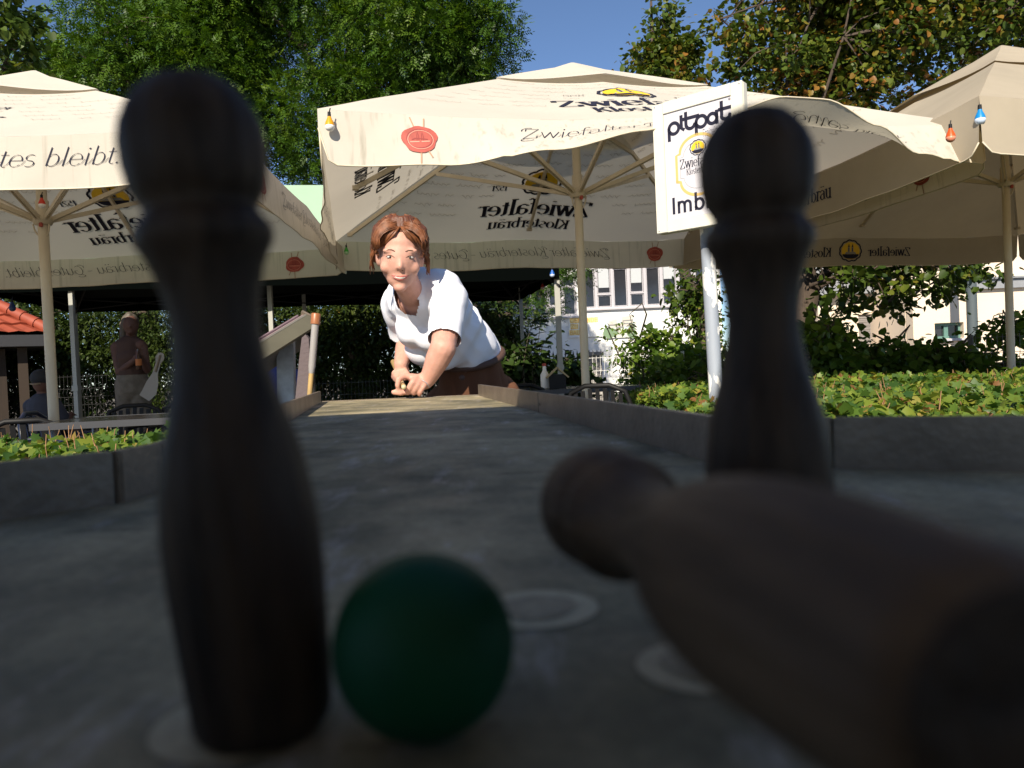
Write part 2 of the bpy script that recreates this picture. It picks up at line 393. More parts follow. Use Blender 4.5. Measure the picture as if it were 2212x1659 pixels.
# layer offsets keep printed colours from lying in one plane
def seal(mb, fn, cx, cy, s, idx, seed=3):
    """idx: dict of material slots; fn(x, y, layer)"""
    L1 = lambda x, y: fn(x, y, 1); L2 = lambda x, y: fn(x, y, 2); L3 = lambda x, y: fn(x, y, 3)
    for x0, y0, x1, y1 in ((-.55, 1.55, -.3, .8), (.35, 1.5, .3, .8), (.05, -.9, .0, -1.75), (.5, -.8, .75, -1.3)):
        put2d(mb, ribbon2d([(cx + x0 * s, cy + y0 * s), (cx + x1 * s, cy + y1 * s)], .09 * s, .09 * s), L1, idx['str'])
    put2d(mb, fan(blob(cx, cy, 1.15 * s, .97 * s, .05, seed)), L2, idx['red'])
    ring = arc(cx, cy, .82 * s, .68 * s, 0, 360, 22)
    put2d(mb, ribbon2d(ring, .09 * s, .09 * s), L3, idx['dark'])
    put2d(mb, ribbon2d([(q[0] + .05 * s, q[1] - .06 * s) for q in ring], .045 * s, .045 * s), lambda x, y: fn(x, y, 3.5), idx['light'])
    put2d(mb, ribbon2d([(cx - .6 * s, cy - .22 * s), (cx + .62 * s, cy - .15 * s)], .07 * s, .07 * s), L3, idx['light'])
    for dx in (-.18, .12):
        put2d(mb, ribbon2d([(cx + dx * s, cy - .1 * s), (cx + dx * s, cy + .25 * s), (cx + (dx + .05) * s, cy + .5 * s), (cx + (dx + .12) * s, cy + .2 * s), (cx + (dx + .12) * s, cy - .1 * s)], .05 * s, .05 * s), L3, idx['dark'])
    put2d(mb, ribbon2d([(cx - .5 * s, cy - .05 * s), (cx - .3 * s, cy + .02 * s), (cx + .3 * s, cy + .0 * s), (cx + .5 * s, cy - .02 * s)], .06 * s, .06 * s), L3, idx['dark'])
def crest(mb, fn, cx, cy, s, idx):
    L1 = lambda x, y: fn(x, y, 1); L2 = lambda x, y: fn(x, y, 2); L3 = lambda x, y: fn(x, y, 3); L4 = lambda x, y: fn(x, y, 4)
    n = 44
    bor = [(cx + s * (1.12 + .09 * abs(math.sin(a * 5.5))) * math.cos(a), cy + s * (.98 + .1 * abs(math.sin(a * 5.5))) * math.sin(a)) for a in [2 * math.pi * i / n for i in range(n)]]
    put2d(mb, ribbon2d(bor + [bor[0]], .13 * s, .13 * s), L1, idx['ink'])
    put2d(mb, fan(arc(cx, cy, 1.0 * s, .86 * s, 0, 360, 28)[:-1]), L2, idx['gold'])
    low = [(cx + .88 * s * math.cos(R(a)), cy - .32 * s + .5 * s * math.sin(R(a))) for a in range(180, 361, 15)]
    put2d(mb, fan(low, (cx, cy - .5 * s)), L3, idx['ink'])
    put2d(mb, [[(cx - .62 * s, cy - .32 * s), (cx + .62 * s, cy - .32 * s), (cx + .5 * s, cy - .12 * s), (cx - .5 * s, cy - .12 * s)]], L3, idx['grey'])
    for dx in (-.2, .2):
        x = cx + dx * s
        put2d(mb, [[(x - .12 * s, cy - .12 * s), (x + .12 * s, cy - .12 * s), (x + .1 * s, cy + .38 * s), (x - .1 * s, cy + .38 * s)]], L3, idx['grey'])
        put2d(mb, [[(x - .1 * s, cy + .38 * s), (x + .1 * s, cy + .38 * s), (x, cy + .72 * s)]], L4, idx['ink'])
        put2d(mb, ribbon2d([(x, cy - .05 * s), (x, cy + .25 * s)], .07 * s, .07 * s), L4, idx['ink'])
# ------------------------------------------------------------------ market umbrellas
SIDES = [((0, -1), (1, 0)), ((1, 0), (0, 1)), ((0, 1), (-1, 0)), ((-1, 0), (0, -1))]
class Canopy:
    def __init__(s, W, zp, ze, hv, theta, seed=1, sag=.05):
        s.h = W / 2; s.zp = zp; s.ze = ze; s.hv = hv; s.theta = theta; s.seed = seed; s.sag = sag
    def roof(s, k, u, v, off=0.0):
        n, t = SIDES[k]
        x = n[0] * v * s.h + t[0] * u * v * s.h; y = n[1] * v * s.h + t[1] * u * v * s.h
        z = s.zp - (s.zp - s.ze) * v ** 1.06 - s.sag * math.sin(math.pi * min(v, 1)) * abs(math.sin(math.pi * u)) ** .8 * v
        z -= .03 * abs(math.sin(math.pi * u)) * v ** 3
        z += .010 * noise.noise(Vector((x * 2.2, y * 2.2, s.seed)))* v
        return Vector((x, y, z + off))
    def edge(s, k, u): return s.roof(k, u, 1.0)
    def val(s, k, u, w, off=0.0):               # w in 0..1 down the valance
        n, t = SIDES[k]; p = s.edge(k, u); th = s.theta(k, u)
        hv = s.hv
        e = (abs(u) - .955) / .045
        if e > 0: hv *= (.35 if s.seed != 8 else .8) + (.65 if s.seed != 8 else .2) * math.sqrt(max(0, 1 - min(e, 1) ** 2))
        N = Vector((n[0], n[1], 0)); d = 0; q = p.copy(); K = max(1, int(math.ceil(w * 6 - 1e-6)))
        wv = .035 * noise.noise(Vector((u * 4.0, k * 7.7, s.seed))) + .006 * noise.noise(Vector((u * 8.0, k * 3.1, s.seed + 5)))
        for i in range(K):                      # the cloth rolls over the edge, then hangs
            w0 = i / 6; w1 = min((i + 1) / 6, w); wm = (w0 + w1) / 2
            a = th * min(1, .55 + wm) if th > .6 else th
            q += (Vector((0, 0, -math.cos(a))) + N * math.sin(a)) * (w1 - w0) * hv
        q += N * (wv * w + off * math.cos(th)) + Vector((0, 0, off * math.sin(th)))
        return q
def quad_grid(mb, fn, us, ws):
    vs = [fn(u, w) for w in ws for u in us]; n = len(us)
    mb.add(vs, [(j * n + i, j * n + i + 1, (j + 1) * n + i + 1, (j + 1) * n + i) for j in range(len(ws) - 1) for i in range(n - 1)])

PRN = ['print', 'gold', 'crest_grey', 'seal', 'seal_dark', 'seal_light', 'print_soft', 'goldline', 'rope']
IDX = dict(ink=0, gold=1, grey=2, red=3, dark=4, light=5, str=8)
SCRIPT = 'Zwiefalter Klosterbr\u00e4u - Gutes bleibt.'
def make_umbrella(loc, yaw, W, zp, ze, hv, theta, fabric, label, hubz, seed=1, detail=True, poster='script', pole_r=.034, crown_z=None, soft=True):
    root = empty('parasol', (0, 0, 0), label, 'parasol', 'cream beer garden parasols')
    C = Canopy(W, zp, ze, hv, theta, seed); h = W / 2
    # --- canopy roof
    mb = MB(); mb.keep = True
    nu = 25
    for k in range(4):
        quad_grid(mb, lambda u, v: C.roof(k, u, v), [-1 + 2 * i / (nu - 1) for i in range(nu)], [.02 + .98 * j / 16 for j in range(17)])
    can = mb.build('canopy', fabric, root, smooth=True, auto=40)
    # --- vent cap
    mb = MB()
    for k in range(4):
        quad_grid(mb, lambda u, v: C.roof(k, u, v * .40) + Vector((0, 0, .045 * (1 - .25 * v) + .055 * v * abs(math.cos(math.pi * u / 2)) ** 2 * (1 if abs(u) < .99 else 0) - .02 * v)) + Vector((0, 0, .03 * max(0, 1 - 4 * v))),
                  [-1 + 2 * i / 16 for i in range(17)], [.02 + .98 * j / 8 for j in range(9)])
    mb.build('vent_cap', fabric, root, smooth=True, auto=60)
    # --- valances
    nv = 90
    for k in range(4):
        mb = MB()
        us = [-1 + 2 * i / (nv - 1) for i in range(nv)]
        quad_grid(mb, lambda u, w: C.val(k, u, w), us, [i / 7 for i in range(8)])
        v = mb.build('valance', M['fabric_val'] if fabric is M['fabric'] else fabric, root, smooth=True)
        # hem piping
        mb = MB(); pts = [C.val(k, u, 1.0) for u in us]; mb.tube(pts, .0045, 5)
        mb.build('hem', M['pole'], v, smooth=True)
    # --- printing: valance text, seals, roof logo; both faces of the cloth
    if detail:
        mb = MB(); mb.keep = True
        for face in (1, -1):
            for k in range(4):
                def vf(x, y, layer=1):           # x metres along side, y metres above hem
                    return C.val(k, max(-.999, min(.999, x / h)), 1 - y / hv, face * (.003 + .0012 * layer))
                if poster == 'script':
                    q, wdt = text2d(SCRIPT, .062, 'script', slant=.32, cond=1.0)
                    sc = (1.18 * h) / wdt
                    q = [[(p[0] * sc + .12 * h, p[1] + hv * .42) for p in qd] for qd in q]
                    put2d(mb, q, vf, 0)
                    for sx in (-.74,):
                        seal(mb, vf, sx * h, hv * .5, .080, IDX, seed)
                else:
                    q, wdt = text2d('Zwiefalter', .072, 'serif', cond=.9); q = [[(p[0] - .52, p[1] + hv * .35) for p in qd] for qd in q]; put2d(mb, q, vf, 0)
                    q, wdt = text2d('Klosterbr\u00e4u', .072, 'serif', cond=.9); q = [[(p[0] + .58, p[1] + hv * .35) for p in qd] for qd in q]; put2d(mb, q, vf, 0)
                    crest(mb, vf, 0, hv * .52, .12, IDX)
                if poster == 'script':
                    slope = math.hypot(h, zp - ze)
                    def rf(x, y, layer=1):       # y metres up the slope from the eave
                        v = 1 - y / slope; v = max(.05, min(.995, v))
                        return C.roof(k, max(-1, min(1, x / (v * h))), v, face * (.004 + .0014 * layer))
                    q, wdt = text2d('Zwiefalter', .150, 'serif', cond=.86); q = [[(p[0], p[1] + .42) for p in qd] for qd in q]; put2d(mb, q, rf, 0)
                    q, wdt = text2d('Klosterbr\u00e4u', .098, 'serif', cond=.86); q = [[(p[0] + .02, p[1] + .215) for p in qd] for qd in q]; put2d(mb, q, rf, 0)
                    crest(mb, rf, 0, .88, .16, IDX)
                    q, wdt = text2d('1521', .05, 'serif'); put2d(mb, [[(p[0] + .40, p[1] + .80) for p in qd] for qd in q], rf, 0)
                    q, wdt = text2d('Seit', .05, 'script', slant=.3); put2d(mb, [[(p[0] - .38, p[1] + .80) for p in qd] for qd in q], rf, 0)
                    rr = random.Random(seed * 10 + k)        # faint cursive pattern lines
                    for row in range(11):
                        y = .46 + row * .135; half = (1 - y / slope) * h - .14; x = -half
                        while x < half and half > .1:
                            L = rr.uniform(.09, .3)
                            if not (abs(x + L / 2) < .72 and y < .66) and not (abs(x + L / 2) < .3 and y < 1.08):
                                pts = []; np_ = int(L / .016)
                                for i in range(np_):
                                    a = i * 2.2; big = 2.2 if rr.random() < .12 else 1
                                    pts.append((x + i * .016 + .008 * math.sin(a), y + .014 * math.sin(a * .9 + 1) * big))
                                if len(pts) > 2: put2d(mb, ribbon2d(pts, .0042, .0042), rf, 6)
                            x += L + rr.uniform(.03, .08)
        mb.build('print', [M[n] for n in PRN], root)
    # --- pole, hubs, ribs, struts
    crown = crown_z if crown_z else zp - .50
    MB().tube([(0, 0, 0), (0, 0, zp - .12)], pole_r, 20).build('pole', M['pole'], root, smooth=True, auto=40)
    mb = MB(); mb.lathe([(crown - .05, .05), (crown - .045, .075), (crown + .01, .085), (crown + .04, .05)], n=20)
    mb.build('top_hub', M['pole'], root, smooth=True, auto=40)
    hub = MB(); hub.lathe([(hubz - .045, pole_r + .012), (hubz - .04, .06), (hubz - .005, .078), (hubz + .02, .072), (hubz + .025, pole_r + .012), (hubz + .14, pole_r + .008)], n=20)
    hb = hub.build('runner', M['pole'], root, smooth=True, auto=40)
    mb = MB(); mb.tube([(.058 * math.cos(a), -.03 + .02 * math.sin(a * 1), hubz - .04 - .1 * abs(math.sin(a))) for a in [math.pi * i / 12 for i in range(13)]], .006, 6)
    mb.build('runner_handle', M['pole'], hb, smooth=True)
    mb = MB(); mb.box((0.012, -.055, hubz - .05), (.026, .02, .034), bev=.004); mb.build('red_catch', M['seal'], hb)
    for i in range(8):
        k = (i // 2) % 4; corner = (i % 2 == 1)
        u = 1 if corner else 0; vend = .93 if corner else .90
        pts = [C.roof(k, u * .999, v, -.030 - .01) for v in (.12, .4, .7, vend)]
        top = Vector(SIDES[k][0] + (0,)) + (Vector(SIDES[k][1] + (0,)) if corner else Vector((0, 0, 0))); top.normalize()
        st = Vector((top.x * .08, top.y * .08, crown)); 
        mb = MB()
        pp = [st] + pts[1:]
        for a, b in zip(pp[:-1], pp[1:]): mb.bar(a, b, .022, .036)
        mb.box(pp[-1], (.05, .05, .03)); 
        rb = mb.build('rib', M['pole'], root)
        vj = .52 if corner else .56
        j = C.roof(k, u * .999, vj, -.065)
        mb = MB(); s0 = Vector((top.x * .072, top.y * .072, hubz))
        side = Vector((-top.y, top.x, 0)) * .012
        mb.bar(s0 + side, j + side, .007, .032); mb.bar(s0 - side, j - side, .007, .032)
        mb.build('strut', M['pole'], rb)
    # wooden-looking tilt of pole: small base plate
    mb = MB(); mb.box((0, 0, .03), (.8, .8, .06), bev=.01); mb.box((0, 0, .12), (.12, .12, .12), bev=.01)
    mb.build('base', M['galv'], root)
    root.location = loc; root.rotation_euler = (0, 0, yaw)
    return root, C
def world_of(root, v): return Matrix.Translation(root.location) @ Matrix.Rotation(root.rotation_euler[2], 4, 'Z') @ Vector(v)

def th_center(k, u):
    if k == 0:
        # the sign pushes the front flap up to the right of its middle
        x = (u + 1) / 2
        pts = [(0, .10), (.16, .30), (.30, .80), (.42, 1.15), (.54, 1.55), (.63, 1.95), (.69, 1.95), (.77, 1.45), (.86, .80), (.94, .45), (1, .35)]
        for a, b in zip(pts[:-1], pts[1:]):
            if a[0] <= x <= b[0]:
                t = (x - a[0]) / (b[0] - a[0]); t = t * t * (3 - 2 * t); return a[1] + (b[1] - a[1]) * t
    if k == 1: return .12 + .1 * math.sin(u * 5)
    if k == 3: return .10 + .12 * math.sin(u * 4 + 1)
    return .05
uc, CC = make_umbrella((.60, 6.25, 0), R(11.5), 3.92, 3.31, 2.30, .29, th_center, M['fabric'],
    'large cream parasol behind the leaning woman, its front flap pushed up by the sign', 2.335, seed=2, crown_z=2.95)
ul, CL = make_umbrella((-3.50, 5.85, 0), R(4.0), 3.95, 3.27, 2.26, .275, lambda k, u: .05, M['fabric'],
    'cream parasol at the left edge of the photo, partly behind the left skittle', 2.22, seed=5, pole_r=.037, crown_z=2.9)
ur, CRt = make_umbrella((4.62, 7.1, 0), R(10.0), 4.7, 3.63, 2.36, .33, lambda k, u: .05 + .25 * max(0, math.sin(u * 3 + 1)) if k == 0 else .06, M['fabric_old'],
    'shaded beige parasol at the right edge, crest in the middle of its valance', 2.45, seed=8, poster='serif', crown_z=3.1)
ush, CS = make_umbrella((-.25, -2.20, 0), R(4.0), 4.0, 3.2, 2.22, .25, lambda k, u: .05, M['fabric_old'],  # out of view, added to cast shade over the near table
    'unseen beige parasol behind the camera, added to shade the skittle end of the table', 2.1, seed=11, detail=False, crown_z=2.75)

# ------------------------------------------------------------------ hanging bulbs
def bulb(p, col, label, cup=(.8, .78, .75), s=1.0, up=False):
    s *= .68; col = tuple(c * .8 for c in col)
    root = empty('hanging_bulb', p, label, 'light bulb', 'coloured garden light bulbs')
    c = mat('bulb_' + str(len(bpy.data.materials)), col, .35, spec=.5)
    p = Vector(p)
    MB().lathe([(.062 * s, .013 * s), (.045 * s, .018 * s), (.02 * s, .030 * s), (-.005 * s, .037 * s)], p, 20).build('cap', c, root, smooth=True, auto=50)
    MB().lathe([(-.005 * s, .036 * s), (-.02 * s, .0355 * s), (-.035 * s, .028 * s), (-.045 * s, .014 * s), (-.047 * s, .002)], p, 20).build('globe', mat('globe_' + str(len(bpy.data.materials)), cup, .3), root, smooth=True)
    MB().lathe([(.095 * s, .012 * s), (.06 * s, .0135 * s)], p, 12).build('socket', M['black'], root, smooth=True, auto=50)
    MB().tube([p + Vector((0, 0, .09 * s)), p + Vector((.006, .004, .125 * s))], .003, 6).build('hook', M['black'], root)
    return root
def corner(root, C, k, u, inset=.04, dz=.0, out=0, out2=0):
    q = C.roof(k, u, 1 - inset) + Vector(SIDES[k][0] + (0,)) * out + Vector(SIDES[k][1] + (0,)) * out2; q = world_of(root, q); q.z -= .125 + dz; return q
bulb(corner(uc, CC, 0, -.97, .0, -.03, .055), (.80, .36, .01), 'yellow bulb hanging in the front left corner gap of the middle parasol')
bulb(corner(uc, CC, 3, -.999, .05, .05), (.03, .42, .02), 'green bulb hanging at the rear left corner of the middle parasol', (.45, .75, .45))
bulb(corner(uc, CC, 2, -.999, .03, .05), (.01, .18, .04), 'dark green bulb hanging at the rear right corner of the middle parasol, below the sign', (.2, .5, .25))
bulb(P(2054, 294, 4.12), (.75, .10, .01), 'orange bulb hanging at the front right corner of the middle parasol', (.7, .25, .15))
bulb(corner(ur, CRt, 0, -.999, .0, .0), (.01, .25, .62), 'light blue bulb hanging at the near corner of the right parasol', (.6, .7, .85), 1.15)
bulb(P(90, 440, 5.5), (.75, .05, .02), 'red bulb with white globe hanging beside the pole of the left parasol')
bulb(P(1193, 592, 9.1), (.01, .12, .5), 'blue bulb hanging at the right front corner of the black gazebo', (.5, .6, .8), 1.2)
bulb(P(26, 664, 7.9), (.005, .02, .10), 'dark blue bulb hanging from the left parasol near the red tiled roof', (.02, .04, .1), 1.3)
bulb(P(1172, 620, 9.6), (.45, .03, .03), 'small red and white bulb hanging inside the right end of the black gazebo', (.7, .5, .5))
# ------------------------------------------------------------------ pit-pat table
def slate_mat():
    m = bpy.data.materials.new('table_board'); m.use_nodes = True; nt = m.node_tree; n = nt.nodes; L = nt.links
    b = n['Principled BSDF']; b.inputs['Specular IOR Level'].default_value = .22
    tc = n.new('ShaderNodeTexCoord')
    def nz(scale, detail, rough=.6, st=(1, 1, 1)):
        mp = n.new('ShaderNodeMapping'); mp.inputs['Scale'].default_value = st; L.new(tc.outputs['Object'], mp.inputs[0])
        q = n.new('ShaderNodeTexNoise'); q.inputs['Scale'].default_value = scale; q.inputs['Detail'].default_value = detail; q.inputs['Roughness'].default_value = rough
        L.new(mp.outputs[0], q.inputs['Vector']); return q.outputs['Fac']
    def ramp(fac, a, ca, b_, cb):
        r = n.new('ShaderNodeValToRGB'); r.color_ramp.elements[0].position = a; r.color_ramp.elements[0].color = (*ca, 1)
        r.color_ramp.elements[1].position = b_; r.color_ramp.elements[1].color = (*cb, 1); L.new(fac, r.inputs[0]); return r.outputs[0]
    def mix(a, b_, f, mode='MIX'):
        q = n.new('ShaderNodeMix'); q.data_type = 'RGBA'; q.blend_type = mode; L.new(a, q.inputs['A']); L.new(b_, q.inputs['B'])
        if isinstance(f, float): q.inputs[0].default_value = f
        else: L.new(f, q.inputs[0])
        return q.outputs['Result']
    base = ramp(nz(9, 6), .35, (.165, .15, .095), .7, (.43, .36, .215))
    fine = ramp(nz(180, 4, .7), .3, (.45, .45, .45), .7, (1.3, 1.3, 1.3))
    c = mix(base, fine, .5, 'MULTIPLY')
    scr = ramp(nz(38, 8, .75, (1, .22, 1)), .55, (0, 0, 0), .72, (1, 1, 1))
    pale = n.new('ShaderNodeRGB'); pale.outputs[0].default_value = (.46, .41, .36, 1)
    c = mix(c, pale.outputs[0], mix(scr, scr, 0.0))
    drk = ramp(nz(22, 7, .7, (.5, 1.6, 1)), .58, (1, 1, 1), .70, (.38, .36, .34))
    c = mix(c, drk, .95, 'MULTIPLY')
    big = ramp(nz(5.5, 9, .7, (1, .55, 1)), .38, (.50, .52, .53), .62, (1.3, 1.27, 1.27)); c = mix(c, big, .9, 'MULTIPLY')
    L.new(c, b.inputs['Base Color'])
    r = ramp(nz(30, 5), .3, (.55,) * 3, .7, (.8,) * 3); L.new(r, b.inputs['Roughness'])
    bp = n.new('ShaderNodeBump'); bp.inputs['Strength'].default_value = .25; bp.inputs['Distance'].default_value = .0006
    L.new(nz(260, 5), bp.inputs['Height']); L.new(bp.outputs[0], b.inputs['Normal'])
    return m
M['board'] = slate_mat()
M['rail'] = mat('anodised_rail', (.235, .185, .138), .42, metal=.3, noise_amt=.42, nscale=16, bump=.12, bscale=120, detail=9)
M['spot'] = mat('worn_spot', (.44, .38, .24), .6, noise_amt=.3, nscale=120)
M['spot_in'] = mat('worn_spot_centre', (.29, .25, .16), .6, noise_amt=.5, nscale=160)

RH = .036
fl = T(694, 869); fr = T(1033, 854.5); jr = T(1163, 890.5); nr = T(1536, 999); wr = T(1797, 1012); wr2 = T(2212, 1021)
ml = T(618, 914.5); nl2 = T(354, 1060); nl = T(268, 1086); wl = T(0, 1125)
far_l = fl + Vector((.02, .06, 0)); far_r = fr + Vector((-.02, .06, 0)); fr = fr; 
wr3 = wr2 + (wr2 - wr).normalized() * .16; wl3 = wl + (wl - nl).normalized() * .22
back_r = Vector((.52, -.42, TABLE_Z)); back_l = Vector((-.50, -.42, TABLE_Z))
troot = empty('game_table', (0, 1.0, 0), 'long grey obstacle billiard table with low metal rails, the camera stands on it', 'game table')
outline = [fl + Vector((-.01, .05, 0)), fr + Vector((-.002, .05, 0)), jr, nr, wr, wr3, back_r, back_l, wl3, nl, nl2, ml]
mb = MB(); k = len(outline); th = .03
mb.add([p for p in outline] + [p - Vector((0, 0, th)) for p in outline],
       [tuple(range(k))[::-1], tuple(range(k, 2 * k))] + [(i, k + i, k + (i + 1) % k, (i + 1) % k) for i in range(k)])
board = mb.build('board', M['board'], troot)
mb = MB(); mb.bar(outline[0] + Vector((0, .004, -.012)), outline[1] + Vector((0, .004, -.012)), .008, .028); mb.build('end_strip', M['rail'], troot)
def rail(a, b, name='rail', h=RH, extra=0):
    a = Vector(a); b = Vector(b); t = (b - a); t.z = 0; t.normalize(); nrm = Vector((t.y, -t.x, 0))
    mid = Vector((0, 1, TABLE_Z)) if not extra else Vector((0, .1, TABLE_Z))
    if (mid - a).dot(nrm) > 0: nrm = -nrm
    a2 = a + nrm * .005; b2 = b + nrm * .005
    mb = MB(); z0 = -.03; vs = []
    c = (a2 + b2) / 2 + Vector((0, 0, (h + z0) / 2)); ang = math.atan2(t.y, t.x)
    mb.box(c, ((b2 - a2).length, .0095, h - z0), Matrix.Rotation(ang, 3, 'Z'), bev=.0012)
    return mb.build(name, M['rail'], troot, smooth=True, auto=30)
g = (jr - fr).normalized()
rail(fr, jr - g * .002)
r2 = rail(jr + g * .004, nr)
rail(nr, wr, extra=1); rail(wr + (wr2 - wr).normalized() * .002, wr3, extra=1)
rail(fl, ml - (ml - fl).normalized() * .001); rail(ml, nl2 - (nl2 - ml).normalized() * .001)
gl = (nl - nl2).normalized(); rail(nl2, nl - gl * .0, extra=1)
rail(nl + (wl - nl).normalized() * .0055, wl3, extra=1)
rail(wr3, back_r, extra=1); rail(wl3, back_l, extra=1); rail(back_l, back_r, extra=1)
mb = MB(); mb.lathe([(0, .003), (.0015, .003), (.002, .002)], jr + g * .03 + Vector((-.0015, 0, RH * .45)), 12, Matrix.Rotation(R(-90), 3, 'Y')); mb.build('screw', M['pole_dark'], r2, smooth=True, auto=40)
mb = MB(); mb.box(jr + Vector((.004, .0, RH / 2 - .002)), (.006, .010, RH - .004)); mb.build('rail_joint', M['pole_dark'], r2)
def leg(p):
    mb = MB(); mb.tube([Vector((p[0], p[1], TABLE_Z - .03)), Vector((p[0], p[1], .0))], .03, 12); mb.box((p[0], p[1], .01), (.12, .12, .02)); return mb.build('leg', M['galv'], troot, smooth=True, auto=40)
for p in ((-.33, .2), (.33, .2), (-.33, -.3), (.33, -.3), (-.47, 2.35), (-.18, 2.3), (-.30, 1.3), (-.06, 1.3)): leg(p)
mb = MB(); mb.bar((-.33, .2, TABLE_Z - .06), (.33, .2, TABLE_Z - .06), .04, .05); mb.bar((-.1, -.3, TABLE_Z - .06), (-.3, 2.3, TABLE_Z - .06), .04, .05); mb.build('under_frame', M['galv'], troot)
for (px, py, r) in ((1160, 1316, .0205), (1528, 1440, .0185), (520, 1560, .02), (1660, 1375, .019)):
    c = T(px, py) + Vector((0, 0, .0004)); sp = MB(); sp.poly([c + Vector((math.cos(a) * r, math.sin(a) * r, 0)) for a in [2 * math.pi * i / 40 for i in range(40)]])
    so_ = sp.build('pin_spot', M['spot'], board)
    c = c + Vector((0, 0, .0004)); sp = MB(); r *= .62
    sp.poly([c + Vector((math.cos(a) * r * (1 + .12 * math.sin(3 * a)), math.sin(a) * r, 0)) for a in [2 * math.pi * i / 30 for i in range(30)]])
    sp.build('pin_spot', M['spot_in'], board)

# ------------------------------------------------------------------ skittles and ball
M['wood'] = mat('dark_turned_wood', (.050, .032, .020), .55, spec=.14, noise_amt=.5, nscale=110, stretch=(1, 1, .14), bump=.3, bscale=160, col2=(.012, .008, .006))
PROF = [(0, .0115), (.0008, .0132), (.0022, .0145), (.0048, .0154), (.0186, .0163), (.0345, .0172), (.0460, .01735), (.0545, .0167), (.0610, .0159), (.0663, .0148),
        (.0720, .0131), (.0770, .0117), (.0843, .0103), (.0900, .0098), (.0950, .00995), (.1000, .0106), (.1060, .0121), (.1095, .0137), (.1115, .0148), (.1135, .0151),
        (.1152, .0147), (.1168, .0134), (.1184, .0123), (.1194, .0122), (.1215, .0134), (.1240, .0148), (.1300, .0158), (.1345, .0159), (.1385, .0152), (.1426, .0134), (.1455, .0113), (.1478, .0088), (.1490, .006), (.1494, .0001)]
M['wood_pale'] = mat('paler_turned_wood', (.125, .078, .046), .6, spec=.14, noise_amt=.5, nscale=90, stretch=(1, 1, .14), bump=.3, bscale=160, col2=(.045, .029, .019))  # paler copy of the skittle wood, for the toppled one
def pin(label):
    root = empty('skittle', (0, 0, 0), label, 'skittle', 'turned wooden skittles on the table')
    z1 = .1184
    MB().lathe([p for p in PROF if p[0] <= z1], n=64).build('body', M['wood'], root, smooth=True, auto=60)
    MB().lathe([p for p in PROF if p[0] >= z1], n=64).build('head', M['wood'], root, smooth=True, auto=60)
    MB().lathe([(-.0006, .0118), (.0002, .0120)], n=48).build('base_pad', M['wood'], root)
    mb = MB(); mb.tube([(.0152 * math.cos(a), .0152 * math.sin(a), .0222) for a in [2 * math.pi * i / 40 for i in range(41)]], .0014, 6, cap=False); mb.build('groove_ring', M['wood'], root, smooth=True)
    return root
p0 = pin('dark wooden skittle leaning slightly left, largest in the photo, beside the green ball')
b0 = T(575, 1576)
p0.location = b0; p0.rotation_euler = (0, R(-4.2), 0)
p1 = copy_tree(p0); p1['label'] = 'dark wooden skittle standing upright behind the toppled one, in front of the sign'
p1.location = PZ(1674, 1388, TABLE_Z); p1.rotation_euler = (0, R(.6), R(80))
p2 = copy_tree(p0); p2['label'] = 'dark wooden skittle toppling over on its side, its base towards the camera'
head = P(1300, 1095, .202); base = P(2190, 1535, .073)
ax = (head - base).normalized(); p2.rotation_euler = ax.to_track_quat('Z', 'Y').to_euler()
p2.location = head - ax * .132

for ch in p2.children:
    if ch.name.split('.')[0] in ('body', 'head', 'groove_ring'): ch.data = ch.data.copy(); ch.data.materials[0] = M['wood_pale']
M['green'] = mat('green_ball', (.002, .060, .021), .6, spec=.22, noise_amt=.2, nscale=30)
bc = P(915, 1396, .170); bc.z = TABLE_Z + .02
mb = MB(); mb.ell(bc, .02, nu=64, nv=40); ball = own_origin(mb.build('ball', M['green'], smooth=True), bc - Vector((0, 0, .02)))
tag(ball, 'dark green ball on the table beside the left skittle', 'ball')

# unseen phone behind the lens, added to block light from the near skittles
ph = empty('phone', (-.045, -.012, TABLE_Z), 'unseen black phone taking the picture, added to darken the near table', 'phone')
mb = MB(); mb.box((-.045, -.0125, TABLE_Z + .046), (.158, .009, .092), bev=.003); mb.build('body', M['black'], ph, smooth=True, auto=30)
mb = MB(); mb.lathe([(0, .006), (.0015, .006), (.0015, .0045)], (0, -.008, CAM.z), 24, Matrix.Rotation(R(-90), 3, 'X')); mb.build('lens_ring', M['steel'], ph, smooth=True, auto=30)

# ------------------------------------------------------------------ illuminated-style sign on post
sl_t = P(1412, 234, 4.02); sr_t = P(1606, 184, 3.70); sl_b = P(1421, 510, 4.02)
H_ = (sl_t - sl_b).length; base_l = sl_b; dirx = (sr_t - sl_t); dirx.z = 0; Wd = dirx.length; dirx.normalize()
nrm = Vector((dirx.y, -dirx.x, 0))
if nrm.dot(CAM - sl_t) < 0: nrm = -nrm
sc_ = (sl_t + sl_b) / 2 + dirx * Wd / 2; sc_.z = (sl_t.z + sl_b.z) / 2 + .01
Hs = H_ * 1.0
groot = empty('post_sign', (0, 0, 0), 'white sign with black lettering on a peeling grey post, pushing up the parasol flap', 'sign')
post_b = P(1552, 832, 4.0); post_x = sc_ + dirx * (.07); 
px_ = Vector((post_b.x, post_b.y, 0)); groot.location = px_
def S(x, y, z): return sc_ + dirx * x + Vector((0, 0, y)) + nrm * z
rotS = Matrix((dirx, -nrm, Vector((0, 0, 1)))).transposed()
dep = .05; fw = .062
mb = MB(); mb.box(S(0, 0, -dep / 2), (Wd, dep, Hs), rotS, bev=.006); mb.build('sign_box', M['signframe'], groot, smooth=True, auto=30)
bd = .060
mb = MB()
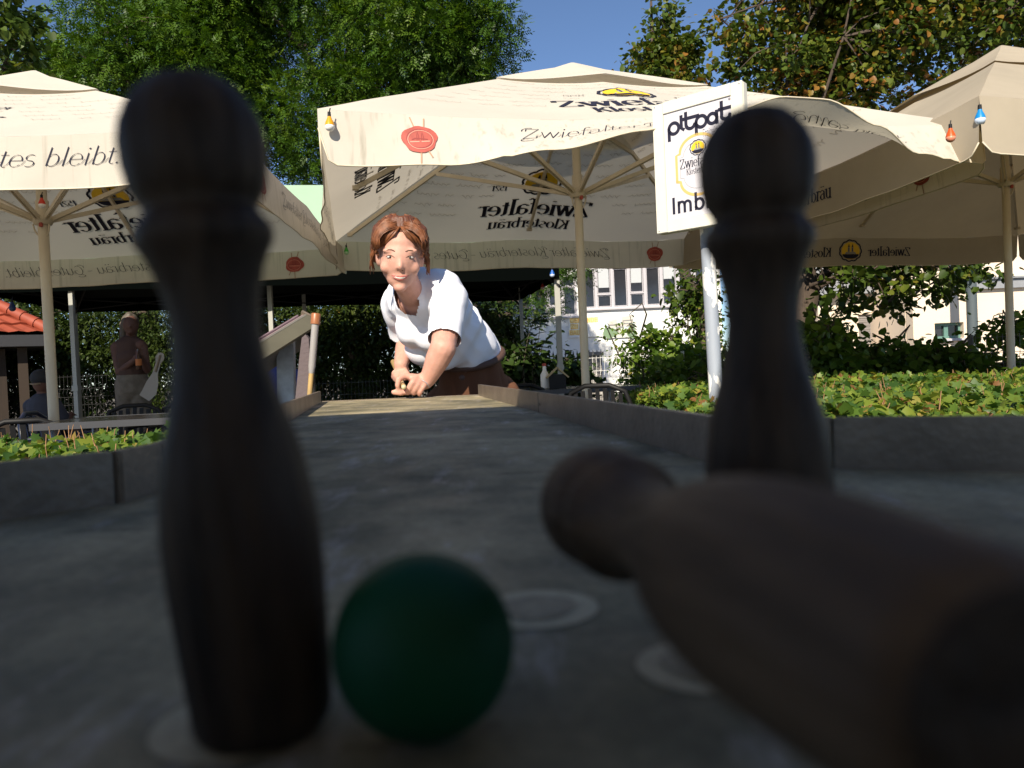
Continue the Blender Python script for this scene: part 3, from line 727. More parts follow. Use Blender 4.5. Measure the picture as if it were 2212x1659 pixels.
for (x, y, wx, hy) in ((-Wd / 2 + bd / 2, 0, bd, Hs - .004), (Wd / 2 - bd / 2, 0, bd, Hs - .004), (0, Hs / 2 - bd / 2, Wd - 2 * bd - .002, bd), (0, -Hs / 2 + bd / 2, Wd - 2 * bd - .002, bd)):
    mb.box(S(x, y, .006), (wx, .010, hy), rotS, bev=.002)
mb.build('frame', M['signframe'], groot, smooth=True, auto=30)
for sx in (-1, 1):
    for sy in (-1, 1):
        c = S(sx * (Wd / 2 - .014), sy * (Hs / 2 - .014), .011)
        m_ = MB(); m_.lathe([(0, .004), (.0015, .004), (.002, .0025)], c, 10, rotS @ Matrix.Rotation(R(90), 3, 'X')); m_.build('screw', M['steel'], groot)
PW = Wd - 2 * bd; PH = Hs - 2 * bd
mb = MB(); mb.box(S(0, 0, .0025), (PW, .003, PH), rotS); face = mb.build('panel', M['signface'], groot)
mb = MB(); mb.keep = True
fS = lambda x, y, layer=1: S(x, y, .0045 + .0004 * layer)
mb.mi = 0
for (x0, y0, x1, y1) in ((-PW / 2, -PH / 2, -PW / 2, PH / 2), (PW / 2, -PH / 2, PW / 2, PH / 2), (-PW / 2, PH / 2, PW / 2, PH / 2), (-PW / 2, -PH / 2, PW / 2, -PH / 2)):
    put2d(mb, ribbon2d([(x0 * .995, y0 * .997), (x1 * .995, y1 * .997)], .0022, .0022), fS, 6)
def fit(txt, style, x0, x1, y0, xh, slant=0, mi=0):
    q, wd = text2d(txt, xh, style, slant); s = (x1 - x0) / wd
    put2d(mb, [[(p[0] * s + (x0 + x1) / 2, p[1] + y0) for p in qd] for qd in q], fS, mi)
u = PW / 2; v = PH / 2
# logotype "pit pat": round-shouldered letters with shared crossbar
def lp(strokes, wd=.0175, mi=0):
    for st in strokes: put2d(mb, ribbon2d([(x * PW - u, y * PH - v) for x, y in subdiv(st, .05)], wd, wd), fS, mi)
def ar(cx, cy, rx, a0, a1, n=12): return [(cx + rx * math.cos(R(a0 + (a1 - a0) * i / n)), cy + rx * (PW / PH) * math.sin(R(a0 + (a1 - a0) * i / n))) for i in range(n + 1)]
lp([ar(.155, .845, .075, 180, -150, 18), [(.08, .845), (.08, .745)]])
lp([[(.27, .90), (.27, .83), (.30, .815)], [(.27, .925), (.27, .937)]])
lp([[(.34, .955), (.34, .85)] + ar(.405, .85, .065, 190, 340, 8), [(.31, .905), (.52, .905)]])
lp([ar(.565, .845, .075, 180, -150, 18), [(.49, .845), (.49, .745)]])
lp([ar(.725, .845, .065, 10, 350, 18), [(.79, .90), (.79, .80)]])
lp([[(.86, .965), (.86, .85)] + ar(.915, .85, .06, 190, 350, 8), [(.83, .905), (.985, .905)]])
lp([ar(.975, .975, .014, 0, 360, 12)], .0015); lp([[(.971, .970), (.971, .980), (.978, .980), (.971, .975), (.978, .970)]], .0012)
fit('Freizeitanlage', 'light', .08 * PW, u - .012, v - .30 * PH, .026)
# gold cartouche
for (grow, wd, mi) in ((0, .014, 7), (-.020, .002, 2)):
    a = .325 * PW + grow; b = .155 * PH + grow; cy = -.035 * PH; r0 = .27 * PW + grow
    pts = [(-a, cy - b * .78), (-a, cy + b * .78), (-r0, cy + b * .84)] + [(r0 * math.cos(R(t)), cy + b * .84 + r0 * .78 * math.sin(R(t))) for t in range(170, 9, -10)] + [(r0, cy + b * .84), (a, cy + b * .78), (a, cy - b * .78), (r0, cy - b * .84)] + [(r0 * math.cos(R(t)), cy - b * .84 + r0 * .78 * math.sin(R(t))) for t in range(-10, -171, -10)] + [(-r0, cy - b * .84), (-a, cy - b * .78)]
    put2d(mb, ribbon2d(pts, wd, wd), fS, mi)
crest(mb, fS, 0, .12 * PH, .036, IDX)
fit('Zwiefalter', 'serif', -.27 * PW, .27 * PW, -.045 * PH, .033)
fit('Klosterbr\u00e4u', 'serif', -.18 * PW, .18 * PW, -.112 * PH, .022)
fit('Imbiss', 'bold', -.43 * PW, .43 * PW, -.44 * PH, .052)
mb.build('lettering', [M[q] for q in PRN], face)
def peel_mat():
    m = mat('peeling_paint', (.40, .43, .48), .5); n = m.node_tree.nodes; L = m.node_tree.links; b = n['Principled BSDF']
    tc = n['Texture Coordinate']; mp = n['Mapping']; mp.inputs['Scale'].default_value = (7, 7, 3.2)
    nz = n.new('ShaderNodeTexNoise'); nz.inputs['Scale'].default_value = 1.6; nz.inputs['Detail'].default_value = 7; nz.inputs['Roughness'].default_value = .55
    L.new(mp.outputs[0], nz.inputs['Vector']); cr = n.new('ShaderNodeValToRGB'); cr.color_ramp.elements[0].position = .475; cr.color_ramp.elements[1].position = .485
    cr.color_ramp.elements[0].color = (.78, .76, .72, 1); cr.color_ramp.elements[1].color = (.30, .33, .38, 1)
    L.new(nz.outputs['Fac'], cr.inputs[0]); L.new(cr.outputs[0], b.inputs['Base Color'])
    bp = n.new('ShaderNodeBump'); bp.inputs['Strength'].default_value = .6; bp.inputs['Distance'].default_value = .003; L.new(cr.outputs[0], bp.inputs['Height']); L.new(bp.outputs[0], b.inputs['Normal'])
    return m
top_p = S(0, -Hs / 2 + .01, -dep / 2); top_p = P(1527, 500, 4.0)
MB().tube([px_, Vector((top_p.x, top_p.y, sc_.z - Hs / 2 + .02))], .036, 24).build('post', peel_mat(), groot, smooth=True, auto=40)
# ------------------------------------------------------------------ people
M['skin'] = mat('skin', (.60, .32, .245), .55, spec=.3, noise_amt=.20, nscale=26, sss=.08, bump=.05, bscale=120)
M['skin_dark'] = mat('skin_shaded', (.12, .055, .04), .7, noise_amt=.1)  # skin colour darkened to imitate the shade on the background figures
M['tee'] = mat('white_tee', (.80, .80, .86), .8, spec=.15, bump=.06, bscale=60)
M['trousers'] = mat('brown_trousers', (.135, .060, .034), .85, spec=.15, noise_amt=.25, nscale=7, bump=.2, bscale=14, stretch=(3, 3, .6))
M['belt'] = mat('dark_waistband', (.07, .035, .025), .7)
M['hair'] = mat('auburn_hair', (.15, .048, .020), .5, noise_amt=.5, nscale=60, stretch=(2.5, 2.5, .4), bump=.5, bscale=70)
M['hair2'] = mat('ginger_hair', (.24, .085, .032), .45, noise_amt=.6, nscale=50)
M['lip'] = mat('lips', (.42, .12, .10), .4)
M['eyewhite'] = mat('eye_white', (.42, .38, .36), .3)
M['iris'] = mat('eye_dark', (.04, .03, .025), .2)
M['brow'] = mat('eyebrow', (.10, .05, .03), .7)
M['teeth'] = mat('teeth', (.72, .68, .62), .3)
M['cue'] = mat('cue_wood', (.50, .33, .13), .4, noise_amt=.25, nscale=20)
M['cuetip'] = mat('cue_tip', (.50, .44, .26), .35)

proot = empty('person', (P(1025, 850, 3.05).x, 3.05, 0), 'woman in white t-shirt and brown trousers leaning over the far table end, aiming a cue', 'person')
# joints
HIP = P(1026, 866, 3.06); WST = P(1012, 760, 2.98); CH = P(946, 692, 2.79); UP = P(912, 642, 2.69)
NK0 = P(897, 645, 2.66); NK1 = P(874, 606, 2.555); HD = P(864, 554, 2.50)
LSH = P(972, 648, 2.60); LEL = P(957, 752, 2.46); LWR = P(925, 818, 2.50)         # her left arm, nearer
RSH = P(862, 655, 2.80); REL = P(880, 735, 2.93); RWR = P(866, 787, 2.76)
ZA = Vector((0, 0, 1))
b = MB()
b.cap(HIP, WST, .105, .092); b.cap(WST, CH, .095, .10); b.cap(CH, UP, .10, .085)
b.cap(UP + Vector((.05, -.02, -.01)), LSH, .068, .050); b.cap(UP + Vector((-.04, .04, -.01)), RSH, .066, .046)
b.cap(NK0, NK1, .047, .044); b.cap(NK1, HD + Vector((.0, .02, -.03)), .047, .045)
# head: skull, jaw, cheeks
face_dir = (CAM + Vector((0, 0, -.0)) - HD).normalized(); face_dir = (face_dir + Vector((0, 0, -.10))).normalized()
fx = Vector((0, 0, 1)).cross(face_dir).normalized(); 
tilt = R(-3); upv = face_dir.cross(fx).normalized()
if upv.z < 0: upv = -upv
fxr = fx if fx.x > 0 else -fx
def Hh(x, y, z):  # x right in image, y towards camera, z up; metres about head centre
    xx = x * math.cos(tilt) - z * math.sin(tilt); zz = x * math.sin(tilt) + z * math.cos(tilt)
    return HD + fxr * xx + face_dir * y + upv * zz
HR = Matrix((fxr, face_dir, upv)).transposed() @ Matrix.Rotation(tilt, 3, 'Y').inverted()
if HR.determinant() < 0: HR = Matrix((fxr, -face_dir, upv)).transposed()
b.ell(Hh(0, -.02, .035), (.072, .088, .078), HR); b.ell(Hh(0, .01, -.012), (.064, .072, .088), HR)
b.ell(Hh(0, .030, -.062), (.044, .042, .040), HR); b.ell(Hh(0, .050, -.092), (.022, .022, .018), HR)
for s in (-1, 1):
    b.ell(Hh(s * .040, .045, -.030), (.024, .022, .022), HR); b.ell(Hh(s * .030, .058, .024), (.026, .012, .010), HR)
    b.ell(Hh(s * .070, -.012, -.008), (.009, .018, .028), HR)
b.cap(Hh(0, .070, .012), Hh(0, .084, -.024), .006, .0100); 
for s in (-1, 1): b.ell(Hh(s * .009, .076, -.027), (.007, .009, .006), HR)
b.ell(Hh(0, .066, -.055), (.026, .012, .012), HR)
# arms
b.cap(LSH, LEL, .049, .041); b.cap(LEL, (LEL * .6 + LWR * .4), .043, .040); b.cap((LEL * .6 + LWR * .4), LWR, .040, .027)
b.cap(RSH, REL, .050, .040); b.cap(REL, (REL * .6 + RWR * .4), .041, .037); b.cap((REL * .6 + RWR * .4), RWR, .037, .026)
# bridge hand (her left): palm and five fingers
D = 2.485
PK = [(899, 815, D), (907, 819, D + .005), (915, 824, D + .01)]
b.cap(LWR, P(905, 822, D + .01), .026, .022); b.cap(P(921, 826, 2.50), P(908, 834, D + .02), .022, .017); b.cap(P(891, 819, D), P(900, 832, D + .02), .014, .014)
def finger(pts, rr):
    for (p, q, r0, r1) in zip(pts[:-1], pts[1:], rr[:-1], rr[1:]): b.cap(P(*p), P(*q), r0, r1, 10)
finger([(893, 814, D), (872, 813, D - .015), (861, 819, D - .03), (858.5, 832, D - .03), (862, 843, D - .02)], [.0125, .0105, .0095, .0088, .0078])
finger([(900, 815, D), (891, 826, D - .03), (883, 838, D - .03), (881.5, 849, D - .02)], [.0120, .0105, .0092, .0080])
finger([(909, 820, D + .003), (902, 831, D - .022), (895, 842, D - .022), (893.5, 850.5, D - .012)], [.0118, .0100, .0088, .0080])
finger([(919, 827, D + .006), (914, 836, D - .014), (908, 846, D - .014), (906, 852.5, D - .006)], [.0112, .0095, .0085, .0075])
finger([(892, 836, D + .02), (878, 846, D - .005), (865, 848.5, D - .02), (850, 847, D - .02)], [.0125, .0115, .0100, .0088])
# rear hand (her right) round the cue
E = 2.80
b.cap(RWR, P(866, 803, 2.76), .025, .022); b.cap(P(872, 800, 2.77), P(861, 810, 2.78), .021, .018)
finger([(861, 799, 2.76), (851, 806, 2.75), (850, 815, 2.76), (856, 821, 2.77)], [.011, .010, .009, .008])
finger([(864, 803, 2.75), (854, 811, 2.735), (853, 819, 2.745), (859, 824, 2.76)], [.011, .010, .009, .008])
finger([(867, 806, 2.74), (858, 815, 2.725), (857, 823, 2.735), (863, 826, 2.75)], [.011, .010, .009, .008])
finger([(870, 808, 2.73), (864, 818, 2.715), (862, 826, 2.725), (867, 828, 2.74)], [.010, .009, .008, .007])
finger([(874, 800, 2.75), (880, 808, 2.73), (878, 816, 2.72), (872, 819, 2.715)], [.011, .0105, .009, .008])
# legs
for s, hx in ((-1, -.085), (1, .085)):
    h0 = HIP + Vector((hx, .02 * s, -.02)); kn = Vector((h0.x + .01, h0.y + .10 * s - .02, .48)); an = Vector((h0.x + .01, h0.y + .14 * s + .02, .09))
    b.cap(h0, kn, .070, .055); b.cap(kn, an, .055, .036); b.cap(an + Vector((0, .03, -.04)), an + Vector((0, -.15, -.05)), .035, .03)
body = b.build('body', M['skin'], proot); remesh(body, .0042, 4)
# face details, laid on the face surface
from mathutils.bvhtree import BVHTree
bvh = BVHTree.FromPolygons([v.co + root_loc(body) for v in body.data.vertices], [tuple(p.vertices) for p in body.data.polygons])
def onf(x, z, off=0.0):
    o_ = Hh(x, .30, z); h_ = bvh.ray_cast(o_, -face_dir)
    p_ = h_[0] if h_[0] is not None else Hh(x, .07, z)
    return p_ + face_dir * off
for s in (-1, 1):
    c = onf(s * .031, .004, -.0035)
    e = MB(); e.ell(c, (.0115, .0058, .0044), HR); eye = e.build('eye', M['eyewhite'], proot, smooth=True)
    e = MB(); e.ell(c + face_dir * .0040, (.0043, .0026, .0042), HR); e.build('iris', M['iris'], eye, smooth=True)
    e = MB(); e.tube([onf(s * (.031 + dx), .004 + dz, -.0002) for dx, dz in ((-.0135, -.001), (-.007, .0042), (0, .0055), (.007, .0042), (.014, -.0005))], [.0009, .0016, .0019, .0017, .0009], 6); e.build('eyelashes', M['brow'], eye, smooth=True)
    e = MB(); e.tube([onf(s * (.031 + dx), .004 + dz, -.0006) for dx, dz in ((-.013, -.002), (0, -.0062), (.0135, -.0015))], [.0010, .0016, .0010], 6); e.build('lower_lid', M['skin'], eye, smooth=True)
    e = MB(); e.tube([onf(s * x, z, -.0010) for x, z in ((.016, .022), (.026, .0265), (.037, .0265), (.047, .021))], [.0018, .0026, .0024, .0012], 8); e.build('eyebrow', M['brow'], proot, smooth=True)
    e = MB(); e.ell(onf(s * .0075, -.036, -.001), (.0028, .002, .0018), HR); e.build('nostril', M['brow'], proot, smooth=True)
xs_m = (-.027, -.018, -.008, 0, .008, .018, .027)
e = MB(); e.tube([onf(x, -.0525 - .004 * (1 - (x / .027) ** 2) + (.0012 if abs(x) in (.008,) else 0), -.0010) for x in xs_m], [.0010, .0026, .0034, .0028, .0034, .0026, .0010], 8)
e.tube([onf(x, -.0530 - .0125 * (1 - (x / .027) ** 2), -.0010) for x in xs_m], [.0010, .0028, .0038, .0042, .0038, .0028, .0010], 8)
mouth = e.build('mouth', M['lip'], proot, smooth=True)
e = MB(); e.tube([onf(x, -.0527 - .0078 * (1 - (x / .023) ** 2), -.0012) for x in (-.021, -.014, -.007, 0, .007, .014, .021)], [.0010, .0026, .0032, .0034, .0032, .0026, .0010], 8); e.build('teeth', M['teeth'], mouth, smooth=True)
# hair: chin-length bob pulled back, as many overlapping locks
e = MB(); e.ell(Hh(0, -.030, .048), (.078, .088, .080), HR)
hr = random.Random(4)
for i in range(46):
    a = R(-100 + 200 * i / 45); sx = math.sin(a)
    r0 = Hh(sx * .030, .035 * math.cos(a) - .015, .118 + hr.uniform(-.004, .004))
    r1 = Hh(sx * .074, .052 * math.cos(a) - .012, .080 + hr.uniform(-.008, .008))
    r2 = Hh(sx * (.078 + hr.uniform(0, .006)), .030 * math.cos(a) - .03, .020 + .03 * max(0, math.cos(a)))
    if abs(sx) > .72:
        r3 = Hh(sx * (.076 + hr.uniform(0, .008)), -.035, -.012 + hr.uniform(-.01, .01)); pts = [r0, r1, r2, r3]; rr = [.012, .015, .015, .008]
    else: pts = [r0, r1]; rr = [.012, .010]
    for p, q, ra, rb in zip(pts[:-1], pts[1:], rr[:-1], rr[1:]): e.cap(p, q, ra, rb, 8)
e.ell(Hh(0, -.075, .0), (.075, .05, .075), HR)
hair = e.build('hair', M['hair'], proot); remesh(hair, .0045, 2)
# fringe strands over the forehead sides
e = MB()
for i in range(26):
    s = -1 if i % 2 else 1; x = hr.uniform(.004, .05)
    e.tube([Hh(s * x * .4, .048, .098), Hh(s * (x + .012), .066 - x * .5, .078 - x * .3), Hh(s * (x * .6 + .048), .048 - x * .3, .040 - x * .4)], [.003, .0035, .0012], 5)
for i in range(34):
    s = -1 if i % 2 else 1; z = hr.uniform(-.02, .012)
    e.tube([Hh(s * .070, -.02 + hr.uniform(-.02, .02), z + .05), Hh(s * (.088 + hr.uniform(0, .008)), -.02, z), Hh(s * (.086 + hr.uniform(-.004, .014)), -.03, z - .045)], [.003, .003, .001], 5)
for i in range(170):                         # loose curls breaking the outline
    s = 1 if hr.random() < .5 else -1; th = R(hr.uniform(5, 112)); y0 = hr.uniform(-.08, .03); k_ = math.sqrt(max(.12, 1 - ((y0 + .03) / .098) ** 2)); ph_ = hr.uniform(0, 6)
    pts = []
    for t_ in range(7):
        th2 = th + t_ * .07; rr_ = 1.0 + .010 * t_ + .035 * math.sin(ph_ + t_ * 1.3)
        pts.append(Hh(s * .088 * rr_ * math.sin(th2) * (.45 + .55 * k_), y0 + .006 * math.cos(ph_ + t_ * 1.3), .046 + .086 * rr_ * k_ * math.cos(th2)))
    e.tube(pts, [.001, .0018, .0018, .0016, .0013, .001, .0005], 4)
for i in range(260):                         # strands over the whole scalp, swept from the parting to the sides
    s = 1 if hr.random() < .5 else -1; y0 = hr.uniform(-.09, .055); r_ = 1.0 + hr.uniform(.0, .07)
    pts = []
    for t_ in (0, .25, .5, .75, 1):
        th = R(8 + t_ * hr.uniform(88, 104)); k_ = math.sqrt(max(.12, 1 - ((y0 + .03) / .098) ** 2))
        pts.append(Hh(s * .087 * r_ * math.sin(th) * (.45 + .55 * k_), y0 + .02 * t_ * (1 if y0 > 0 else -1), .047 + .083 * r_ * k_ * math.cos(th)))
    e.tube(pts, [.0014, .0024, .0024, .002, .0008], 4)
e.build('hair_strands', M['hair2'], hair, smooth=True)
# t-shirt
e = MB(); g_ = .012
e.cap(WST + (HIP - WST) * .22, WST, .130 , .120); e.cap(WST, CH, .120, .128); e.cap(CH, UP, .128, .106)
e.cap(UP + Vector((.06, -.02, .0)), LSH, .098, .064); e.cap(UP + Vector((-.05, .05, .0)), RSH, .094, .068)
e.cap(LSH, LSH * .10 + LEL * .90, .062, .053); e.cap(RSH, RSH * .2 + REL * .8, .068, .060)
e.ell(P(893, 710, 2.71), (.070, .062, .072)); e.ell(P(928, 718, 2.70), (.070, .055, .072)); e.ell(P(918, 752, 2.80), (.075, .08, .065)); e.ell(P(950, 768, 2.86), (.085, .08, .06))
tee = e.build('t_shirt', M['tee'], proot); remesh(tee, .0045, 16)
# cut sleeve ends, neckline and hem with wrinkles
def cut_mesh(o, tests):
    bm = bmesh.new(); bm.from_mesh(o.data); off = root_loc(o)
    kill = [v for v in bm.verts if any(t(v.co + off) for t in tests)]
    bmesh.ops.delete(bm, geom=kill, context='VERTS'); bm.to_mesh(o.data); bm.free()
def beyond(a, b_, f):
    a = Vector(a); d = (Vector(b_) - a); L = d.length; d.normalize()
    return lambda q: (q - a).dot(d) > f * L and ((q - a) - d * (q - a).dot(d)).length < .095
nk = NK0 + (NK1 - NK0) * .1; nd = (NK1 - NK0).normalized(); ndf = (nd * .85 + Vector((0, -.55, .0)).normalized() * .55).normalized()
hemd = (HIP - WST).normalized()
cut_mesh(tee, [beyond(LSH, LEL, .84), beyond(RSH, REL, .80), lambda q: (q - nk).dot(ndf) > .012 and (q - NK0 - Vector((-.014, 0, 0))).length < .078, lambda q: (q - WST).dot(hemd) > .030])
def wrinkle(o, fn):
    off = root_loc(o); o.data.update()
    nn_ = [v.normal.copy() for v in o.data.vertices]
    for v, q_ in zip(o.data.vertices, nn_): v.co = v.co + q_ * fn(v.co + off)
def tee_fold(q):
    q = Vector(q)
    t = (q - LSH); ax = (WST - LSH).normalized(); l = t.dot(ax)
    f = .004 * math.sin(l * 50 + 3 * math.sin(q.x * 11) + 2.5 * q.z) * max(0, min(1, l / .12)) 
    d_ = (q - UP).dot((WST - UP).normalized()); f += .0085 * math.sin(d_ * 60 + 4 * noise.noise(q * 5)) * max(0, min(1, (q.x - UP.x - .02) / .08)) * max(0, min(1, d_ / .06)) + .006 * noise.noise(q * 7) + .0035 * noise.noise(Vector((q.x * 9, q.y * 9, q.z * 26))) + .0015 * noise.noise(Vector((q.x * 22, q.y * 22, q.z * 10)))
    return f
wrinkle(tee, tee_fold)
# trousers
e = MB(); e.cap(HIP, WST + (HIP - WST) * .35, .150, .128)
e.ell(HIP + Vector((.01, .06, .02)), (.155, .15, .13))
for s, hx in ((-1, -.085), (1, .085)):
    h0 = HIP + Vector((hx, .02 * s, -.02)); kn = Vector((h0.x + .01, h0.y + .10 * s - .02, .48)); an = Vector((h0.x + .01, h0.y + .14 * s + .02, .12))
    e.cap(h0, kn, .112, .095); e.cap(kn, an, .095, .085)
tr_ = e.build('trousers', M['trousers'], proot); remesh(tr_, .008, 5)
cut_mesh(tr_, [lambda q: (q - WST).dot(hemd) < .004, lambda q: q.z < .13])
wrinkle(tr_, lambda q: .008 * noise.noise(Vector((q.x * 16, q.y * 16, q.z * 4))) + .004 * math.sin(q.x * 90 + 8 * q.z))
wc = WST + hemd * .018; wx = Vector((1, 0, 0)) - hemd * hemd.x; wx.normalize(); wy = hemd.cross(wx).normalized()
mb = MB(); mb.tube([wc + wx * .131 * math.cos(a) + wy * .131 * math.sin(a) for a in [2 * math.pi * i / 40 for i in range(41)]], .013, 8, cap=False); mb.build('waistband', M['belt'], tr_, smooth=True)
bn = P(998, 816, 2.80); mb = MB(); mb.ell(bn, (.010, .006, .010)); mb.build('button', M['belt'], tr_, smooth=True)
for s, hx in ((-1, -.085), (1, .085)):
    h0 = HIP + Vector((hx, .02 * s, -.02)); an = Vector((h0.x + .01, h0.y + .14 * s + .02, .09))
    mb = MB(); mb.ell(an + Vector((0, -.06, -.045)), (.05, .13, .045)); mb.build('shoe', M['black'], proot, smooth=True)
# bracelet
mb = MB(); mb.tube([P(906, 818, 2.475), P(914, 822, 2.47), P(922, 828, 2.47), P(928, 838, 2.475)], .0013, 6); mb.build('bracelet', M['steel'], proot, smooth=True)

# cue held by the woman, its tip towards the camera
tipc = P(872.3, 836.7, 2.40); rear = P(862, 812, 2.775); cdv = (rear - tipc).normalized()
croot = empty('cue', tipc, 'pale wooden cue held by the leaning woman, its round tip pointing at the camera', 'cue')
MB().tube([tipc + cdv * .014, tipc + cdv * .5, tipc + cdv * 1.05], [.0068, .0085, .012], 16).build('shaft', M['cue'], croot, smooth=True, auto=50)
mb = MB(); mb.ell(tipc + cdv * .008, .0082); mb.build('tip', M['cuetip'], croot, smooth=True)
MB().tube([tipc + cdv * .012, tipc + cdv * .03], .0078, 16).build('ferrule', M['cue'], croot, smooth=True, auto=50)

# --- standing woman in the shade on the left
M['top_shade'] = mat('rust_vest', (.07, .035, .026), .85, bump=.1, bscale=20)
M['camo'] = mat('camouflage_cloth', (.20, .17, .14), .85, noise_amt=.6, nscale=11, col2=(.12, .10, .075))
M['greyhair'] = mat('grey_hair', (.10, .085, .07), .6, bump=.4, bscale=60)
base = P(286, 829, 8.6); bx, by = base.x, base.y
q = empty('person', (bx, by, 0), 'standing woman with grey hair, rust vest and patterned trousers in the shade', 'person')
def V(x, y, z): return Vector((bx + x, by + y, z))
b = MB(); b.cap(V(0, 0, .98), V(0, 0, 1.15), .15, .14); b.cap(V(0, 0, 1.15), V(0, 0, 1.36), .145, .13)
b.cap(V(-.15, 0, 1.38), V(.13, -.04, 1.38), .06, .06); b.cap(V(0, 0, 1.40), V(.02, -.02, 1.52), .055, .05)
b.ell(V(.03, -.03, 1.61), (.078, .095, .115)); b.cap(V(.065, -.11, 1.60), V(.07, -.125, 1.585), .008, .012); b.ell(V(.04, -.07, 1.53), (.04, .045, .035))
b.cap(V(-.17, 0, 1.37), V(-.10, -.08, 1.09), .055, .045); b.cap(V(-.10, -.08, 1.09), V(.16, -.22, 1.22), .045, .03)
b.cap(V(.15, -.03, 1.37), V(.20, -.06, 1.10), .05, .042); b.cap(V(.20, -.06, 1.10), V(.22, -.26, 1.27), .042, .028)
for hx, hy in ((.17, -.23), (.225, -.28)):
    hz = 1.23 if hx < .2 else 1.29; b.ell(V(hx, hy, hz), (.035, .045, .04))
    for i in range(4): b.cap(V(hx + .015, hy - .03, hz + .03 - i * .02), V(hx + .05, hy - .01, hz + .03 - i * .022), .010, .008)
    b.cap(V(hx, hy - .02, hz + .02), V(hx + .035, hy - .05, hz + .04), .011, .009)
for s in (-1, 1): b.cap(V(s * .08, 0, .95), V(s * .09, 0, .5), .09, .06); b.cap(V(s * .09, 0, .5), V(s * .09, .02, .1), .06, .04); b.cap(V(s * .09, .03, .05), V(s * .1, -.14, .04), .04, .035)
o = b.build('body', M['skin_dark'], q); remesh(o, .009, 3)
e = MB(); e.cap(V(0, 0, 1.0), V(0, 0, 1.15), .165, .155); e.cap(V(0, 0, 1.15), V(0, 0, 1.36), .16, .145); e.cap(V(-.11, 0, 1.40), V(.10, -.03, 1.40), .062, .062); e.ell(V(.03, -.10, 1.24), (.13, .09, .09))
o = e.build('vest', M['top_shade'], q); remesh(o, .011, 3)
e = MB(); e.cap(V(0, 0, 1.0), V(0, 0, .92), .172, .17)
for s in (-1, 1): e.cap(V(s * .08, 0, .95), V(s * .09, 0, .5), .115, .095); e.cap(V(s * .09, 0, .5), V(s * .09, .02, .2), .095, .085)
o = e.build('trousers', M['camo'], q); remesh(o, .012, 3)
e = MB(); e.ell(V(.01, .0, 1.645), (.092, .105, .10)); e.cap(V(-.07, .02, 1.62), V(-.11, .05, 1.38), .05, .035); e.cap(V(-.02, .08, 1.6), V(-.05, .1, 1.32), .07, .05); e.cap(V(.0, .0, 1.72), V(.03, -.06, 1.71), .04, .03)
o = e.build('hair', M['greyhair'], q); remesh(o, .010, 3)
# things she holds
c = V(.24, -.33, 1.20)
br = empty('bottle', c, 'small brown bottle with orange label in the hands of the shaded standing woman', 'bottle')
MB().lathe([(-.10, .028), (-.095, .031), (.03, .031), (.07, .014), (.12, .013), (.125, .013)], c, 18).build('glass', mat('brown_glass', (.05, .02, .01), .15), br, smooth=True, auto=40)
MB().lathe([(-.055, .0318), (.015, .0318)], c, 18).build('label', mat('orange_label', (.45, .14, .03), .6), br, smooth=True, auto=40)
a = P(345, 772, 8.35); b_ = P(322, 850, 8.3)
pd = empty('paddle', b_, 'pale paddle shaped board hanging from the standing woman\'s hands', 'paddle')
mb = MB(); ax_ = (a - b_).normalized(); sd_ = Vector((1, .35, .2)).cross(ax_).normalized(); wv = ax_.cross(sd_).normalized()
pts = [(0, -.09), (.06, -.075), (.16, -.06), (.26, -.028), (.38, -.025), (.44, -.045), (.49, -.03), (.50, 0), (.49, .03), (.44, .045), (.38, .025), (.26, .028), (.16, .06), (.05, .07), (-.04, .02)]
mb.poly([b_ - ax_ * .04 + ax_ * t_ + wv * w_ for t_, w_ in pts], .012, sd_); mb.build('blade', mat('paddle_white', (.36, .33, .30), .5), pd)
mb = MB(); mb.tube([b_ + ax_ * .24 + sd_ * .012, b_ + ax_ * .43 + sd_ * .012], .011, 8); mb.build('grip', M['pole_dark'], pd)
# --- seated child with cap, seen from behind
bp_ = P(93, 905, 7.4); bx, by = bp_.x, bp_.y
q = empty('person', (bx, by, 0), 'child in dark cap sitting with back to the camera at the far left', 'person')
b = MB(); b.cap(V(0, .05, .52), V(0, 0, .78), .13, .12); b.cap(V(-.11, 0, .80), V(.11, 0, .80), .05, .05); b.cap(V(0, 0, .8), V(0, 0, .92), .045, .042); b.ell(V(0, .0, 1.0), (.072, .088, .10))
for s in (-1, 1):
    b.cap(V(s * .13, 0, .79), V(s * .17, .1, .58), .042, .035); b.cap(V(s * .17, .1, .58), V(s * .1, .28, .66), .035, .026); b.ell(V(s * .08, .32, .67), (.03, .045, .025))
    for i in range(4): b.cap(V(s * .08 + (i - 1.5) * .014, .35, .67), V(s * .08 + (i - 1.5) * .014, .40, .655), .008, .007)
    b.cap(V(s * .05, .33, .67), V(s * .03, .36, .68), .009, .008)
    b.cap(V(s * .08, .08, .50), V(s * .1, .42, .48), .075, .055); b.cap(V(s * .1, .42, .48), V(s * .1, .45, .08), .05, .035); b.ell(V(s * .076, 0, 1.0), (.010, .02, .028)); b.cap(V(s * .1, .45, .05), V(s * .1, .58, .04), .035, .03)
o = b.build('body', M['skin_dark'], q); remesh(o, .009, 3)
e = MB(); e.cap(V(0, .05, .52), V(0, 0, .77), .145, .135); e.cap(V(-.11, 0, .79), V(.11, 0, .79), .062, .062)
for s in (-1, 1): e.cap(V(s * .13, 0, .78), V(s * .16, .06, .66), .056, .052)
o = e.build('shirt', mat('navy_shirt', (.030, .034, .055), .8), q); remesh(o, .011, 2)
e = MB(); e.ell(V(0, .0, 1.045), (.090, .104, .085)); o = e.build('cap', mat('black_cap', (.012, .014, .02), .8), q, smooth=True)
mb = MB(); mb.ell(V(0, .12, 1.035), (.075, .08, .010)); mb.build('peak', M['black'], o, smooth=True)
